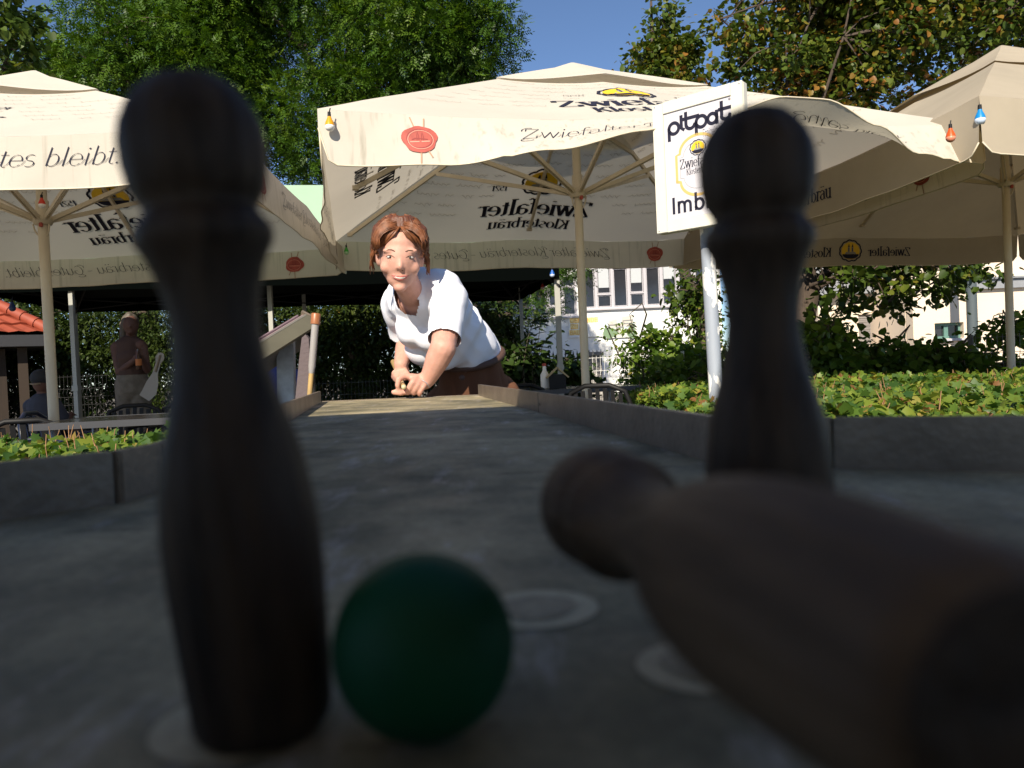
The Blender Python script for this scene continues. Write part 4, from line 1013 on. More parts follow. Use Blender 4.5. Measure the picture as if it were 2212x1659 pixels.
mb = MB(); mb.tube([V(-.05, -.092, .99), V(0, -.105, .985), V(.05, -.092, .99)], .008, 8); mb.build('strap', M['pole_dark'], o, smooth=True)
# --- seated person in blue behind the desk
bp_ = P(607, 860, 6.6); bx, by = bp_.x, bp_.y
q = empty('person', (bx, by, 0), 'person in a blue shirt sitting behind the slanted score desk', 'person')
b = MB(); b.cap(V(0, .05, .55), V(0, 0, .95), .15, .13); b.cap(V(-.13, 0, .96), V(.13, 0, .96), .055, .055); b.cap(V(0, 0, .98), V(0, 0, 1.1), .05, .048); b.ell(V(0, .01, 1.17), (.075, .09, .105))
for s in (-1, 1):
    b.cap(V(s * .17, 0, .95), V(s * .20, .12, .70), .048, .04); b.cap(V(s * .20, .12, .70), V(s * .1, .34, .78), .04, .028); b.ell(V(s * .08, .38, .78), (.032, .05, .025)); b.ell(V(s * .078, 0, 1.17), (.010, .02, .028))
    for i in range(4): b.cap(V(s * .08 + (i - 1.5) * .016, .41, .78), V(s * .08 + (i - 1.5) * .016, .47, .765), .009, .008)
    b.cap(V(s * .05, .39, .78), V(s * .03, .42, .79), .010, .009)
    b.cap(V(s * .09, .08, .52), V(s * .11, .48, .50), .085, .06); b.cap(V(s * .11, .48, .50), V(s * .11, .5, .08), .055, .04); b.cap(V(s * .11, .5, .05), V(s * .11, .65, .04), .04, .035)
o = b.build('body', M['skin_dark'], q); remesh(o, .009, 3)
e = MB(); e.cap(V(0, .05, .55), V(0, 0, .94), .165, .147); e.cap(V(-.13, 0, .95), V(.13, 0, .95), .068, .068)
for s in (-1, 1): e.cap(V(s * .17, 0, .94), V(s * .19, .08, .80), .062, .058)
o = e.build('shirt', mat('royal_blue_shirt', (.012, .03, .19), .8), q); remesh(o, .011, 2)
e = MB(); e.ell(V(0, -.012, 1.205), (.086, .098, .095)); e.build('hair', M['black'], q, smooth=True)
# ------------------------------------------------------------------ ground
def struct(o): o['kind'] = 'structure'; return o
gm = mat('gravel', (.20, .17, .13), .95, noise_amt=.5, nscale=3, bump=.5, bscale=25, detail=10)
mb = MB(); n_ = 24; xs = [-150 + 300 * i / n_ for i in range(n_ + 1)]
quad_grid(mb, lambda x, y: Vector((x, y, 0)), xs, [-60 + 300 * i / n_ for i in range(n_ + 1)])
struct(mb.build('ground', gm))

# ------------------------------------------------------------------ gazebo with faded green roof and dark inside
def gab():
    fr_ = Vector((.62, 9.2, 0)); dx = Vector((-math.cos(R(10)), -math.sin(R(10)), 0)); dy = Vector((-math.sin(R(10)), math.cos(R(10)), 0))
    Wg, Dg = 6.3, 2.6; ze = 2.20; zp = 3.42; c = fr_ + dx * Wg / 2 + dy * Dg / 2
    root = empty('gazebo', (c.x, c.y, 0), 'folding gazebo with pale green roof and black underside behind the parasols', 'gazebo')
    A = [fr_, fr_ + dx * Wg, fr_ + dx * Wg + dy * Dg, fr_ + dy * Dg]
    up = lambda p, z: Vector((p.x, p.y, z))
    r1, r2_ = c - dx * Wg * .30, c + dx * Wg * .34
    def roof(off, inset, name, m):
        mb = MB(); B = [up(p + (c - p).normalized() * inset, ze + off) for p in A]; R1 = up(r1, zp + off); R2 = up(r2_, zp + off)
        mb.add(B + [R1, R2], [(0, 1, 5, 4), (1, 2, 5), (2, 3, 4, 5), (3, 0, 4)]); return mb.build(name, m, root)
    roof(0, 0, 'roof', mat('pale_green_canvas', (.30, .43, .30), .85, noise_amt=.05, nscale=2, transl=.0))
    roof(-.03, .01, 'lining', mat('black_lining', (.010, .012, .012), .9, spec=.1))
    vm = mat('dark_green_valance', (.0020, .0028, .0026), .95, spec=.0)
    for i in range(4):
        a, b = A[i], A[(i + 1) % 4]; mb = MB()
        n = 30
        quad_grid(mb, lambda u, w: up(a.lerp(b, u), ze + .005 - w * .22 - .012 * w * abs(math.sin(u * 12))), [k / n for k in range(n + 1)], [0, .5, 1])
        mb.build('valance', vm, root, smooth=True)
    tm_ = mat('gazebo_truss', (.03, .03, .032), .8, spec=.1)
    lm = mat('gazebo_leg', (.34, .34, .31), .5, metal=.2)
    def legp(p, name='leg', z=ze - .04, wdt=.045):
        mb = MB(); mb.bar(up(p, 0), up(p, z), wdt, wdt, (0, 1, 0)); mb.box((p.x, p.y, .01), (.12, .12, .02)); mb.bar(up(p, .9), up(p, .96), wdt + .02, wdt + .02, (0, 1, 0)); mb.build(name, lm, root)
    i1 = .05
    for p in (A[0], A[3] + Vector((.08, 0, 0)), PZ(160, 760, 0), PZ(590, 740, 0), PZ(662, 740, 0)):
        pass
    legp(A[0] - dy * 0 + Vector((-.03, .05, 0)), wdt=.065); legp(A[3] + Vector((.02, -.04, 0)), wdt=.055); legp(A[1] + Vector((.05, .05, 0))); legp(A[2] + Vector((.05, -.05, 0)))
    q = P(160, 760, 8.3); legp(q); q = P(588, 740, 8.95); legp(q, wdt=.05); q = P(661, 740, 11.2); legp(q, wdt=.05)
    # scissor trusses below the eaves
    nseg = 4
    for a, b in ((A[0], A[1]), (A[3], A[2]), (A[0], A[3]), (A[1], A[2])):
        L = (b - a).length; k = max(1, int(L / 1.55))
        for i in range(k):
            p0 = a.lerp(b, i / k); p1 = a.lerp(b, (i + 1) / k); 
            mb = MB(); p0 = p0 + (c - p0).normalized() * .12; p1 = p1 + (c - p1).normalized() * .12; mb.bar(up(p0, ze - .05), up(p1, ze - .19), .010, .016); mb.bar(up(p0, ze - .19), up(p1, ze - .05), .010, .016)
            mb.build('truss', tm_, root)
    for p in (r1, r2_):
        for a in A:
            if (a - p).length < 3.4:
                mb = MB(); mb.bar(up(a, ze - .3), up(p, zp - .35), .018, .028); mb.build('roof_brace', tm_, root)
gab()

# ------------------------------------------------------------------ buildings
M['plaster'] = mat('white_plaster', (.78, .77, .75), .9, noise_amt=.06, nscale=.8, bump=.1, bscale=30)
M['cream_pl'] = mat('cream_plaster', (.74, .62, .49), .9, noise_amt=.07, nscale=.7, bump=.1, bscale=30)
M['wframe'] = mat('window_frame_white', (.44, .42, .45), .5)
M['pane'] = mat('dark_pane', (.030, .030, .036), .12, spec=.6, noise_amt=.5, nscale=2)
M['blind'] = mat('pale_blind', (.42, .44, .46), .5)
M['greenframe'] = mat('green_frame', (.10, .20, .17), .5)
M['roofgrey'] = mat('grey_sheet', (.25, .26, .28), .5, noise_amt=.1)
D1 = 24.0
def wx_(px, py, d=D1): return P(px, py, d)
# white building: wall plane facing us; windows as recessed frames
wl_ = P(1000, 700, D1); yw = wl_.y
x0 = P(985, 700, D1).x; x1 = P(1560, 700, D1).x; xs_ = P(1252, 700, D1).x
ww = empty('white_building', ((x0 + x1) / 2, yw + 4, 0), 'white building with offset white framed windows and a banner, seen under the middle parasol', 'building')
zsL = P(1158, 686, D1).z; zsR = P(1345, 664, D1).z
def windowed_wall(x0, x1, zb, zt, wins, yw, thick=.3, wm=None, root=None):
    """wall with real openings: strips between windows"""
    mb = MB(); xs = sorted(set([x0, x1] + [w[0] for w in wins] + [w[1] for w in wins]))
    for a, b in zip(xs[:-1], xs[1:]):
        cm = (a + b) / 2; holes = sorted([(w[2], w[3]) for w in wins if w[0] <= cm <= w[1]]); z = zb
        for h0, h1 in holes:
            if h0 > z: mb.box(((a + b) / 2, yw + thick / 2, (z + h0) / 2), (b - a, thick, h0 - z))
            z = h1
        if zt > z: mb.box(((a + b) / 2, yw + thick / 2, (z + zt) / 2), (b - a, thick, zt - z))
    return mb.build('wall', wm, root)
zt = 8.4
bandR = (xs_ + .05, x1 - .3, zsR, P(1345, 575, D1).z + .4); bandL = (x0 + .6, xs_ - .05, zsL, P(1158, 600, D1).z)
windowed_wall(x0, x1, 0, zt, [bandR, bandL], yw, .35, M['plaster'], ww)
mb = MB(); mb.box(((x0 + x1) / 2, yw + 4.3, zt + .1), (x1 - x0 + .4, 9, .2)); mb.build('roof', M['roofgrey'], ww)
mb = MB(); mb.box((x1 - .15, yw + 4.2, zt / 2), (.3, 7.6, zt - .01)); mb.box((x0 + .15, yw + 4.2, zt / 2), (.3, 7.6, zt - .01)); mb.build('side_wall', M['plaster'], ww)
def ribbon_window(bx0, bx1, bz0, bz1, cols, top_small_first, blinds):
    wcol = (bx1 - bx0) / cols; fw = .042; yy = yw + .10
    for c in range(cols):
        a = bx0 + c * wcol; b = a + wcol; small_top = (c % 2 == 0) == top_small_first; H = bz1 - bz0
        split = bz0 + (H * .74 if small_top else H * .26)
        mb = MB()
        for (xx0, xx1, zz0, zz1) in ((a, a + fw, bz0, bz1), (b - fw, b, bz0, bz1), (a + fw, b - fw, bz0, bz0 + fw), (a + fw, b - fw, bz1 - fw, bz1), (a + fw, b - fw, split - fw / 2, split + fw / 2)):
            mb.box(((xx0 + xx1) / 2, yy, (zz0 + zz1) / 2), (xx1 - xx0, .10, zz1 - zz0))
        # sash frames
        for (zz0, zz1) in ((bz0 + fw, split - fw / 2), (split + fw / 2, bz1 - fw)):
            s = .022
            for (p, q_, r_, t_) in ((a + fw + .01, a + fw + .01 + s, zz0 + .01, zz1 - .01), (b - fw - .01 - s, b - fw - .01, zz0 + .01, zz1 - .01), (a + fw + .01 + s, b - fw - .01 - s, zz0 + .01, zz0 + .01 + s), (a + fw + .01 + s, b - fw - .01 - s, zz1 - .01 - s, zz1 - .01)):
                mb.box(((p + q_) / 2, yy + .015, (r_ + t_) / 2), (q_ - p, .05, t_ - r_))
        w_ = mb.build('window', M['wframe'], ww)
        mb = MB(); mb.box(((a + b) / 2, yy + .03, (bz0 + bz1) / 2), (wcol - fw * 2, .01, H - fw * 2)); mb.build('pane', M['pane'], w_)
        if c in blinds:
            zz = bz1 - fw - (H - 2 * fw) * blinds[c]; mb = MB(); mb.box(((a + b) / 2, yy + .015, (zz + bz1 - fw) / 2), (wcol - fw * 2 - .1, .012, bz1 - fw - zz)); mb.build('blind', M['blind'], w_)
ribbon_window(*bandR, 8, True, {1: .62, 2: .2, 3: .55, 5: .5})
ribbon_window(*bandL, 7, True, {})
for bd_ in (bandL, bandR):
    mb = MB(); mb.box(((bd_[0] + bd_[1]) / 2, yw - .03, bd_[2] - .035), (bd_[1] - bd_[0] + .1, .16, .05)); mb.build('sill', M['wframe'], ww)
# banner and picture banner hung on the wall by cords
def banner(px0, px1, py0, py1, name, label):
    a = P(px0, py0, D1 - .1); b = P(px1, py1, D1 - .1); zc = (a.z + b.z) / 2
    r = empty(name, ((a.x + b.x) / 2, yw - .06, min(a.z, b.z)), label, 'banner'); return r, a.x, b.x, min(a.z, b.z) , max(a.z, b.z)
r_, a, b, z0, z1 = banner(1228, 1301, 688, 723, 'text_banner', 'white banner with orange lines of writing on the white building')
mb = MB(); mb.box(((a + b) / 2, yw - .05, (z0 + z1) / 2), (b - a, .02, z1 - z0 + .1)); bnp = mb.build('sheet', M['plaster'], r_)
om = mat('orange_ink', (.80, .36, .06), .7); ym = mat('yellow_highlight', (.85, .68, .30), .8)
mb = MB(); mb.keep = True
for i, t_ in enumerate(('GEMEINDE', 'ZU', 'BAUEN')):
    q, wd = text2d(t_, .105, 'sans'); xr = b - .12 - (.0, .62, .36)[i]; zz = z1 - .14 - i * .185
    wdt = {0: .85, 1: .22, 2: .52}[i]; s_ = wdt / wd
    put2d(mb, [[(xr - wdt - .02, zz - .015), (xr + .02, zz - .015), (xr + .02, zz + .15), (xr - wdt - .02, zz + .15)]], lambda x, y, l=0: Vector((x, yw - .063, y)), 1)
    put2d(mb, [[(xr - wdt / 2 + p[0] * s_, zz + p[1] * .9) for p in qd] for qd in q], lambda x, y, l=0: Vector((x, yw - .066, y)), 0)
mb.build('lettering', [om, ym], bnp)
r_, a, b, z0, z1 = banner(1303, 1372, 678, 728, 'picture_banner', 'banner showing a drawing of pale flat roofed buildings above green bushes')
mb = MB(); mb.box(((a + b) / 2, yw - .05, (z0 + z1) / 2), (b - a, .02, z1 - z0)); bnp = mb.build('sheet', mat('pale_sky_print', (.62, .68, .74), .8), r_)
mb = MB(); mb.keep = True; W_ = b - a; H_b = z1 - z0; fb = lambda k: (lambda x, y, l=0: Vector((a + x * W_, yw - .062 - k * .003, z0 + y * H_b)))
put2d(mb, [[(0, 0), (.98, 0), (.98, .35), (0, .42)]], fb(0), 3); put2d(mb, fan(blob(.2, .22, .24, .22, .08, 3)), fb(1), 2); put2d(mb, fan(blob(.9, .2, .14, .26, .08, 5)), fb(1), 2)
put2d(mb, [[(.16, .42), (.44, .42), (.44, .78), (.16, .70)], [(.60, .45), (.97, .45), (.97, .92), (.60, .84)], [(.40, .40), (.64, .40), (.64, .58), (.40, .58)]], fb(2), 0)
put2d(mb, [[(.16, .5), (.44, .5), (.44, .56), (.16, .56)], [(.62, .66), (.97, .68), (.97, .73), (.62, .71)], [(.62, .54), (.97, .55), (.97, .60), (.62, .59)], [(.40, .40), (.64, .40), (.64, .46), (.40, .46)]], fb(3), 1)
mb.build('picture', [mat('print_beige', (.55, .50, .44), .8), mat('print_shadow', (.22, .22, .22), .8), mat('print_green', (.16, .24, .14), .8), mat('print_path', (.55, .56, .5), .8)], bnp)

# cream building at the right
D2 = 21.0
def bxp(px, py, d=D2): return P(px, py, d)
cx0 = bxp(1973, 700).x; cx1 = cx0 + 9; zc_t = 7.3
cb = empty('cream_building', (cx0 + 4.5, 25, 0), 'cream building with grey ledge and a green framed window at the right', 'building')
yc = bxp(1973, 700).y
wz0 = bxp(2050, 731).z; wz1 = bxp(2050, 697).z; wx0 = bxp(2020, 715).x; wx1 = bxp(2083, 715).x
windowed_wall(cx0, cx1, 0, zc_t, [(wx0, wx1, wz0, wz1)], yc, .35, M['cream_pl'], cb)
mb = MB(); mb.box((cx0 + .175, yc + 4.4, zc_t / 2), (.35, 8, zc_t - .02)); mb.build('side_wall', M['cream_pl'], cb)
mb = MB(); zl = bxp(2160, 613).z; mb.box(((bxp(2090, 613).x + cx1) / 2, yc - .06, zl), (cx1 - bxp(2090, 613).x, .16, .26)); mb.box(((bxp(2090, 613).x + cx1) / 2, yc - .10, zl + .15), (cx1 - bxp(2090, 613).x, .26, .05)); mb.build('ledge', M['roofgrey'], cb)
mb = MB(); mb.box((cx0 + 4.5, yc + 4.2, zc_t + .1), (9.4, 9, .2)); mb.build('roof', M['roofgrey'], cb)
def simple_window(x0, x1, z0, z1, y, m, root, mull=1, t=.07):
    mb = MB()
    for (p, q_, r_, t_) in ((x0, x0 + t, z0, z1), (x1 - t, x1, z0, z1), (x0 + t, x1 - t, z0, z0 + t), (x0 + t, x1 - t, z1 - t, z1)): mb.box(((p + q_) / 2, y, (r_ + t_) / 2), (q_ - p, .08, t_ - r_))
    for i in range(mull): xx = x0 + (x1 - x0) * (i + 1) / (mull + 1); mb.box((xx, y, (z0 + z1) / 2), (t * 1.6, .08, z1 - z0 - 2 * t))
    w_ = mb.build('window', m, root); mb = MB(); mb.box(((x0 + x1) / 2, y + .03, (z0 + z1) / 2), (x1 - x0 - 2 * t, .01, z1 - z0 - 2 * t)); mb.build('pane', M['pane'], w_)
simple_window(wx0, wx1, wz0, wz1, yc + .2, M['greenframe'], cb)
mb = MB(); mb.box(((wx0 + wx1) / 2, yc - .03, wz0 - .04), (wx1 - wx0 + .2, .2, .06)); mb.build('sill', M['wframe'], cb)
# lower wing set back, with shutter, door window and drainpipe
lx0 = bxp(1752, 700, 24).x; lx1 = cx0 + .2; yl = yc + 2.4
cb2 = empty('low_wing', ((lx0 + lx1) / 2, yl + 3, 0), 'lower cream wing with dark roof, roller shutter and drainpipe behind the linden branches', 'building')
zlow = P(1850, 640, 24).z
nx0 = P(1945, 700, 23.3).x; nx1 = P(1962, 700, 23.3).x; nz0 = P(1950, 740, 23.3).z; nz1 = P(1950, 687, 23.3).z
sx0 = P(1858, 700, 23.3).x; sx1 = P(1902, 700, 23.3).x; sz0 = P(1880, 745, 23.3).z; sz1 = P(1880, 678, 23.3).z
windowed_wall(lx0, lx1, 0, zlow, [(sx0, sx1, max(.05, sz0), sz1), (nx0, nx1, max(.05, nz0), nz1)], yl, .3, M['cream_pl'], cb2)
simple_window(nx0, nx1, max(.05, nz0), nz1, yl + .15, M['greenframe'], cb2, 0)
mb = MB()
k_ = 16; 
for i in range(k_):
    zz = max(.05, sz0) + (sz1 - max(.05, sz0)) * (i + .5) / k_; mb.box(((sx0 + sx1) / 2, yl + .1 + .02 * (i % 2), zz), (sx1 - sx0 - .02, .04, (sz1 - sz0) / k_ * .86))
mb.build('shutter', mat('grey_shutter', (.22, .20, .19), .6), cb2)
mb = MB(); mb.add([Vector((lx0 - .3, yl - .4, zlow)), Vector((lx1 - .25, yl - .4, zlow)), Vector((lx1 - .25, yl + 4, zlow + 1.5)), Vector((lx0 - .3, yl + 4, zlow + 1.5)), Vector((lx0 - .3, yl - .4, zlow + .12)), Vector((lx1 - .25, yl - .4, zlow + .12)), Vector((lx1 - .25, yl + 4, zlow + 1.62)), Vector((lx0 - .3, yl + 4, zlow + 1.62))], [(0, 1, 2, 3), (4, 7, 6, 5), (0, 4, 5, 1), (3, 2, 6, 7), (0, 3, 7, 4), (1, 5, 6, 2)])
mb.build('roof', M['roofgrey'], cb2)
dp = P(1940, 700, 22.8); MB().tube([(dp.x, dp.y, 0), (dp.x, dp.y, zlow)], .06, 12).build('drainpipe', M['galv'], cb2, smooth=True, auto=40)
tp = P(2101, 700, 19.5); o = MB().tube([(tp.x, tp.y, 0), (tp.x, tp.y, 9)], [.13, .11], 14).build('utility_pole', mat('dark_pole', (.07, .09, .10), .7), smooth=True, auto=40)
own_origin(o, (tp.x, tp.y, 0)); tag(o, 'dark bluish pole standing before the cream building beside the green framed window', 'pole')
# red tiled hut
hd = 11.0
e0 = P(108, 709, hd); z_e = P(60, 722, hd).z; zr = P(-330, 590, hd + 1.5).z
hut = empty('kiosk', (e0.x, e0.y, 0), 'small kiosk with a bright red tiled hip roof at the left edge', 'kiosk')
def tiles():
    m = mat('red_tiles', (.30, .058, .026), .6, noise_amt=.25, nscale=6)
    return m
tm = tiles()
Lh = 4.4; Dh = 3.6; x1h = e0.x; x0h = x1h - Lh; y0h = e0.y; y1h = y0h + Dh; zb_ = z_e; ridge_z = zb_ + 1.25
ra = Vector((x0h + Dh / 2, (y0h + y1h) / 2, ridge_z)); rb_ = Vector((x1h - Dh / 2, (y0h + y1h) / 2, ridge_z))
mb = MB()
def tileface(a, b, c, d):                            # a-b eave, d-c top; wavy courses of tiles
    nrow = 9; ncol = int((b - a).length / .055)
    up_ = ((b - a).cross(d - a)).normalized(); up_ = up_ if up_.z > 0 else -up_
    def f(u, w):
        row = int(w * nrow); fr_ = w * nrow - row
        p = a.lerp(b, u).lerp(d.lerp(c, u), min(w, 1)); return p + up_ * (.012 * math.sin((b - a).length * u / .22 * 2 * math.pi) * .9 + .035 * (1 - fr_))
    ws = []
    for r_ in range(nrow): ws += [r_ / nrow + 1e-4, (r_ + 1) / nrow - 1e-4]
    quad_grid(mb, f, [i / ncol for i in range(ncol + 1)], ws)
A_ = [Vector((x0h, y0h, zb_)), Vector((x1h, y0h, zb_)), Vector((x1h, y1h, zb_)), Vector((x0h, y1h, zb_))]
tileface(A_[0], A_[1], rb_, ra); tileface(A_[1], A_[2], rb_, rb_); tileface(A_[2], A_[3], ra, rb_); tileface(A_[3], A_[0], ra, ra)
rf = mb.build('roof', tm, hut)
mb = MB()
for a, b in ((A_[0], ra), (A_[1], rb_), (A_[2], rb_), (A_[3], ra), (ra, rb_)):
    n = 12
    for i in range(n):
        p = a.lerp(b, i / n) + Vector((0, 0, .05)); q_ = a.lerp(b, (i + 1.12) / n) + Vector((0, 0, .05)); mb.tube([p, q_], [.085, .07], 10)
mb.build('ridge_tiles', tm, rf, smooth=True, auto=50)
mb = MB(); mb.box(((x0h + x1h) / 2, (y0h + y1h) / 2, zb_ - .10), (Lh + .05, Dh + .05, .16)); mb.build('eaves', mat('dark_fascia', (.035, .035, .04), .5), hut)
mb = MB(); mb.box(((x0h + x1h) / 2 - .1, (y0h + y1h) / 2, (zb_ - .19) / 2), (Lh - .9, Dh - .7, zb_ - .2)); mb.build('wall', mat('brown_boards', (.035, .022, .014), .8, noise_amt=.4, nscale=8, stretch=(8, 8, .4)), hut)
mb = MB(); mb.box((x1h - .35, y0h + .25, (zb_ - .18) / 2), (.12, .12, zb_ - .19)); mb.build('post', mat('brown_post', (.035, .022, .014), .8), hut)

hut.rotation_euler = (0, 0, R(34))
# ------------------------------------------------------------------ wire fences
def fence(a, b, ztop, name, label, m, sp=.055, bends=True, zb=.15):
    a = Vector(a); b = Vector(b); L = (b - a).length; t = (b - a) / L; nr_ = Vector((t.y, -t.x, 0))
    r = empty(name, ((a + b) / 2), label, 'fence', None)
    mb = MB(); n = int(L / sp)
    zs = [zb] + ([zb + (ztop - zb) * f for f in (.28, .33, .38)] if bends else []) + [ztop - .30, ztop - .24, ztop - .18] + [ztop + .03]
    offs = [0] + ([0, .04, 0] if bends else []) + [0, .045, 0] + [0]
    for i in range(n + 1):
        p = a + t * L * i / n; mb.tube([p + Vector((0, 0, z)) + nr_ * o_ for z, o_ in zip(zs, offs)], .003, 5)
    for z in [zb, ztop - .30, ztop - .18, ztop] + ([zb + (ztop - zb) * .28, zb + (ztop - zb) * .38] if bends else []) + [ztop * .62]:
        mb.tube([a + Vector((0, 0, z)), b + Vector((0, 0, z))], .0035, 5)
    mb.build('wire_panel', m, r)
    k = max(1, int(L / 2.4))
    for i in range(k + 1):
        p = a + t * L * i / k; mb = MB(); mb.box(p + Vector((0, 0, (ztop + .04) / 2)) - nr_ * .03, (.05, .04, ztop + .04), Matrix.Rotation(math.atan2(t.y, t.x), 3, 'Z')); mb.build('fence_post', m, r)
def G0(px, d): q = P(px, 800, d); return Vector((q.x, q.y, 0))
zf = P(1310, 772, 10.6).z
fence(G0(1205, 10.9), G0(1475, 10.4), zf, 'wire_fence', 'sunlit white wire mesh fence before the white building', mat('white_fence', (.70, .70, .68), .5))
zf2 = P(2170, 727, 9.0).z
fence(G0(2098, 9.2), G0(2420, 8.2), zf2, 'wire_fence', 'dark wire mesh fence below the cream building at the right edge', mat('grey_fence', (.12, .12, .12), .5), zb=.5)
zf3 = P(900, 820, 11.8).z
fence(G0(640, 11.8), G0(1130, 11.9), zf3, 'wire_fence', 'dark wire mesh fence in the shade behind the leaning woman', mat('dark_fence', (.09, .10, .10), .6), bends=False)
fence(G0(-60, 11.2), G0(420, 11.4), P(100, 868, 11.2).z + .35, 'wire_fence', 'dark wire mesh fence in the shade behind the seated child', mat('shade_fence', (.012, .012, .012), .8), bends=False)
# dark railing by the white building
a = G0(1085, 15); b = G0(1300, 15); zz = P(1200, 768, 15).z
r = empty('railing', (a + b) / 2, 'dark spiked railing in front of the white building', 'railing'); mb = MB()
for i in range(26):
    p = a.lerp(b, i / 25); mb.tube([p, p + Vector((0, 0, zz))], .012, 6); mb.lathe([(zz, .018), (zz + .09, .001)], p, 6)
mb.build('spikes', M['black'], r)
for z in (zz - .12, .35): mb = MB(); mb.bar(a + Vector((0, 0, z)), b + Vector((0, 0, z)), .03, .012); mb.build('rail', M['black'], r)
q = P(1277, 768, 15); mb = MB(); mb.box((q.x, q.y, (q.z - .02) / 2), (.36, .36, q.z)); mb.box((q.x, q.y, q.z + .03), (.44, .44, .07)); mb.build('gate_pier', mat('concrete', (.34, .32, .30), .9, noise_amt=.2, nscale=8), r)

# ------------------------------------------------------------------ score desk and cue leaning by the table
M['deskgrey'] = mat('desk_board', (.15, .14, .12), .6, noise_amt=.15, nscale=12)
dd = 2.75
def Pq(x, y, d=dd): return P(x, y, d)
bs = Pq(607, 870); dr = empty('score_desk', (bs.x, bs.y, 0), 'grey score desk with slanted top on a flat post, left of the far table end', 'desk')
pL = Pq(500, 770, 2.55); pR = Pq(657, 676, 2.85); axd = (pR - pL).normalized(); 
side = Vector((.25, 1.0, .0)).normalized(); side = (side - axd * side.dot(axd)).normalized(); nn = axd.cross(side).normalized(); nn = nn if nn.z > 0 else -nn
Ld = (pR - pL).length; wdk = .16
rotD = Matrix((axd, side, axd.cross(side))).transposed()
mb = MB(); mb.box((pL + pR) / 2 + side * wdk / 2 - nn * .01, (Ld, wdk, .014), rotD, bev=.003); mb.build('top', M['deskgrey'], dr, smooth=True, auto=30)
mb = MB(); mb.box((pL + pR) / 2 + side * .004 - nn * .048, (Ld * .98, .012, .062), rotD); mb.build('apron', mat('desk_apron', (.10, .092, .062), .6, noise_amt=.2), dr)
mb = MB(); mb.box((pR + side * wdk / 2) + axd * .006 - nn * .01, (.010, wdk, .05), rotD); mb.build('stop_ledge', M['rail'], dr)
pt = Pq(604, 735, 2.78); pb = Pq(613, 872, 2.78)
mb = MB(); mb.box(((pt.x + pb.x) / 2, 2.80, pt.z / 2), (.062, .030, pt.z), Matrix.Rotation(R(1.5), 3, 'Y'), bev=.002); mb.build('post', M['galv'], dr, smooth=True, auto=30)
mb = MB(); mb.box((pb.x + .03, 2.83, .015), (.4, .4, .03)); mb.build('base_plate', M['galv'], dr)
for i, (cc, lab) in enumerate((((.24, .165, .175), 'pinkish grey score pad lying on the slanted desk, under the purple one'), ((.18, .12, .14), 'dull purple score pad on top of the other pad on the slanted desk'))):
    L_ = Ld * (.78 - .08 * i); c = (pL + pR) / 2 + axd * (.055 - .01 * i) + side * wdk / 2 + nn * (.0045 + .012 * i)
    o = MB(); o.box(c, (L_, wdk * .85, .009), rotD, bev=.002); o = own_origin(o.build('score_pad', mat('pad' + str(i), cc, .8), smooth=True, auto=30), c); tag(o, lab, 'writing pad', 'score pads on the desk')
# slanted grey slab obstacle leaning by the post
a0 = Pq(666, 868, 2.72); a1 = Pq(680, 745, 2.74); 
ob = MB(); mz = 0.0
sl0 = Pq(672, 905, 2.74)
base_pts = [Pq(652, 905, 2.74), Pq(688, 905, 2.74), Pq(694, 800, 2.74), Pq(697, 735, 2.74), Pq(686, 729, 2.74), Pq(676, 745, 2.74), Pq(668, 800, 2.74)]
base_pts = [Pq(630.0 + 6, 905, 2.74), Pq(658 + 5, 905, 2.74), Pq(668, 850, 2.74), Pq(671, 790, 2.74), Pq(669, 732, 2.74), Pq(662, 723, 2.74), Pq(654, 730, 2.74), Pq(648, 780, 2.74)]
ob.poly(base_pts, .03, (0, 1, 0)); o = ob.build('felt_wedge', mat('felt_slab', (.115, .09, .095), .95, bump=.3, bscale=80), dr)
# dark bracket behind desk
mb = MB(); mb.bar(Pq(663, 684, 2.86), Pq(672, 880, 2.86), .035, .02); mb.bar(Pq(672, 880, 2.86), Vector((Pq(672, 880, 2.86).x, 2.86, .0)), .035, .02); mb.build('dark_stay', M['black'], dr)
# cue leaning
ct = Pq(682, 684, 2.70); cb_ = Pq(664.5, 905, 2.70)
dv = (cb_ - ct).normalized(); full = (ct.z - .0) / -dv.z
cr_ = empty('cue', ct + dv * full, 'upright wooden cue with white sleeve and copper coloured cap leaning beside the score desk', 'cue')
MB().tube([ct + dv * .19, ct + dv * full], [.0090, .0075], 14).build('shaft', M['cue'], cr_, smooth=True, auto=50)
MB().tube([ct + dv * .02, ct + dv * .175, ct + dv * .20], [.0125, .0125, .0092], 16).build('sleeve', mat('sleeve_white', (.30, .28, .27), .4), cr_, smooth=True, auto=50)
MB().tube([ct - dv * .012, ct - dv * .008, ct + dv * .026], [.014, .0165, .0165], 18).build('end_cap', mat('copper_cap', (.30, .11, .04), .4), cr_, smooth=True, auto=50)

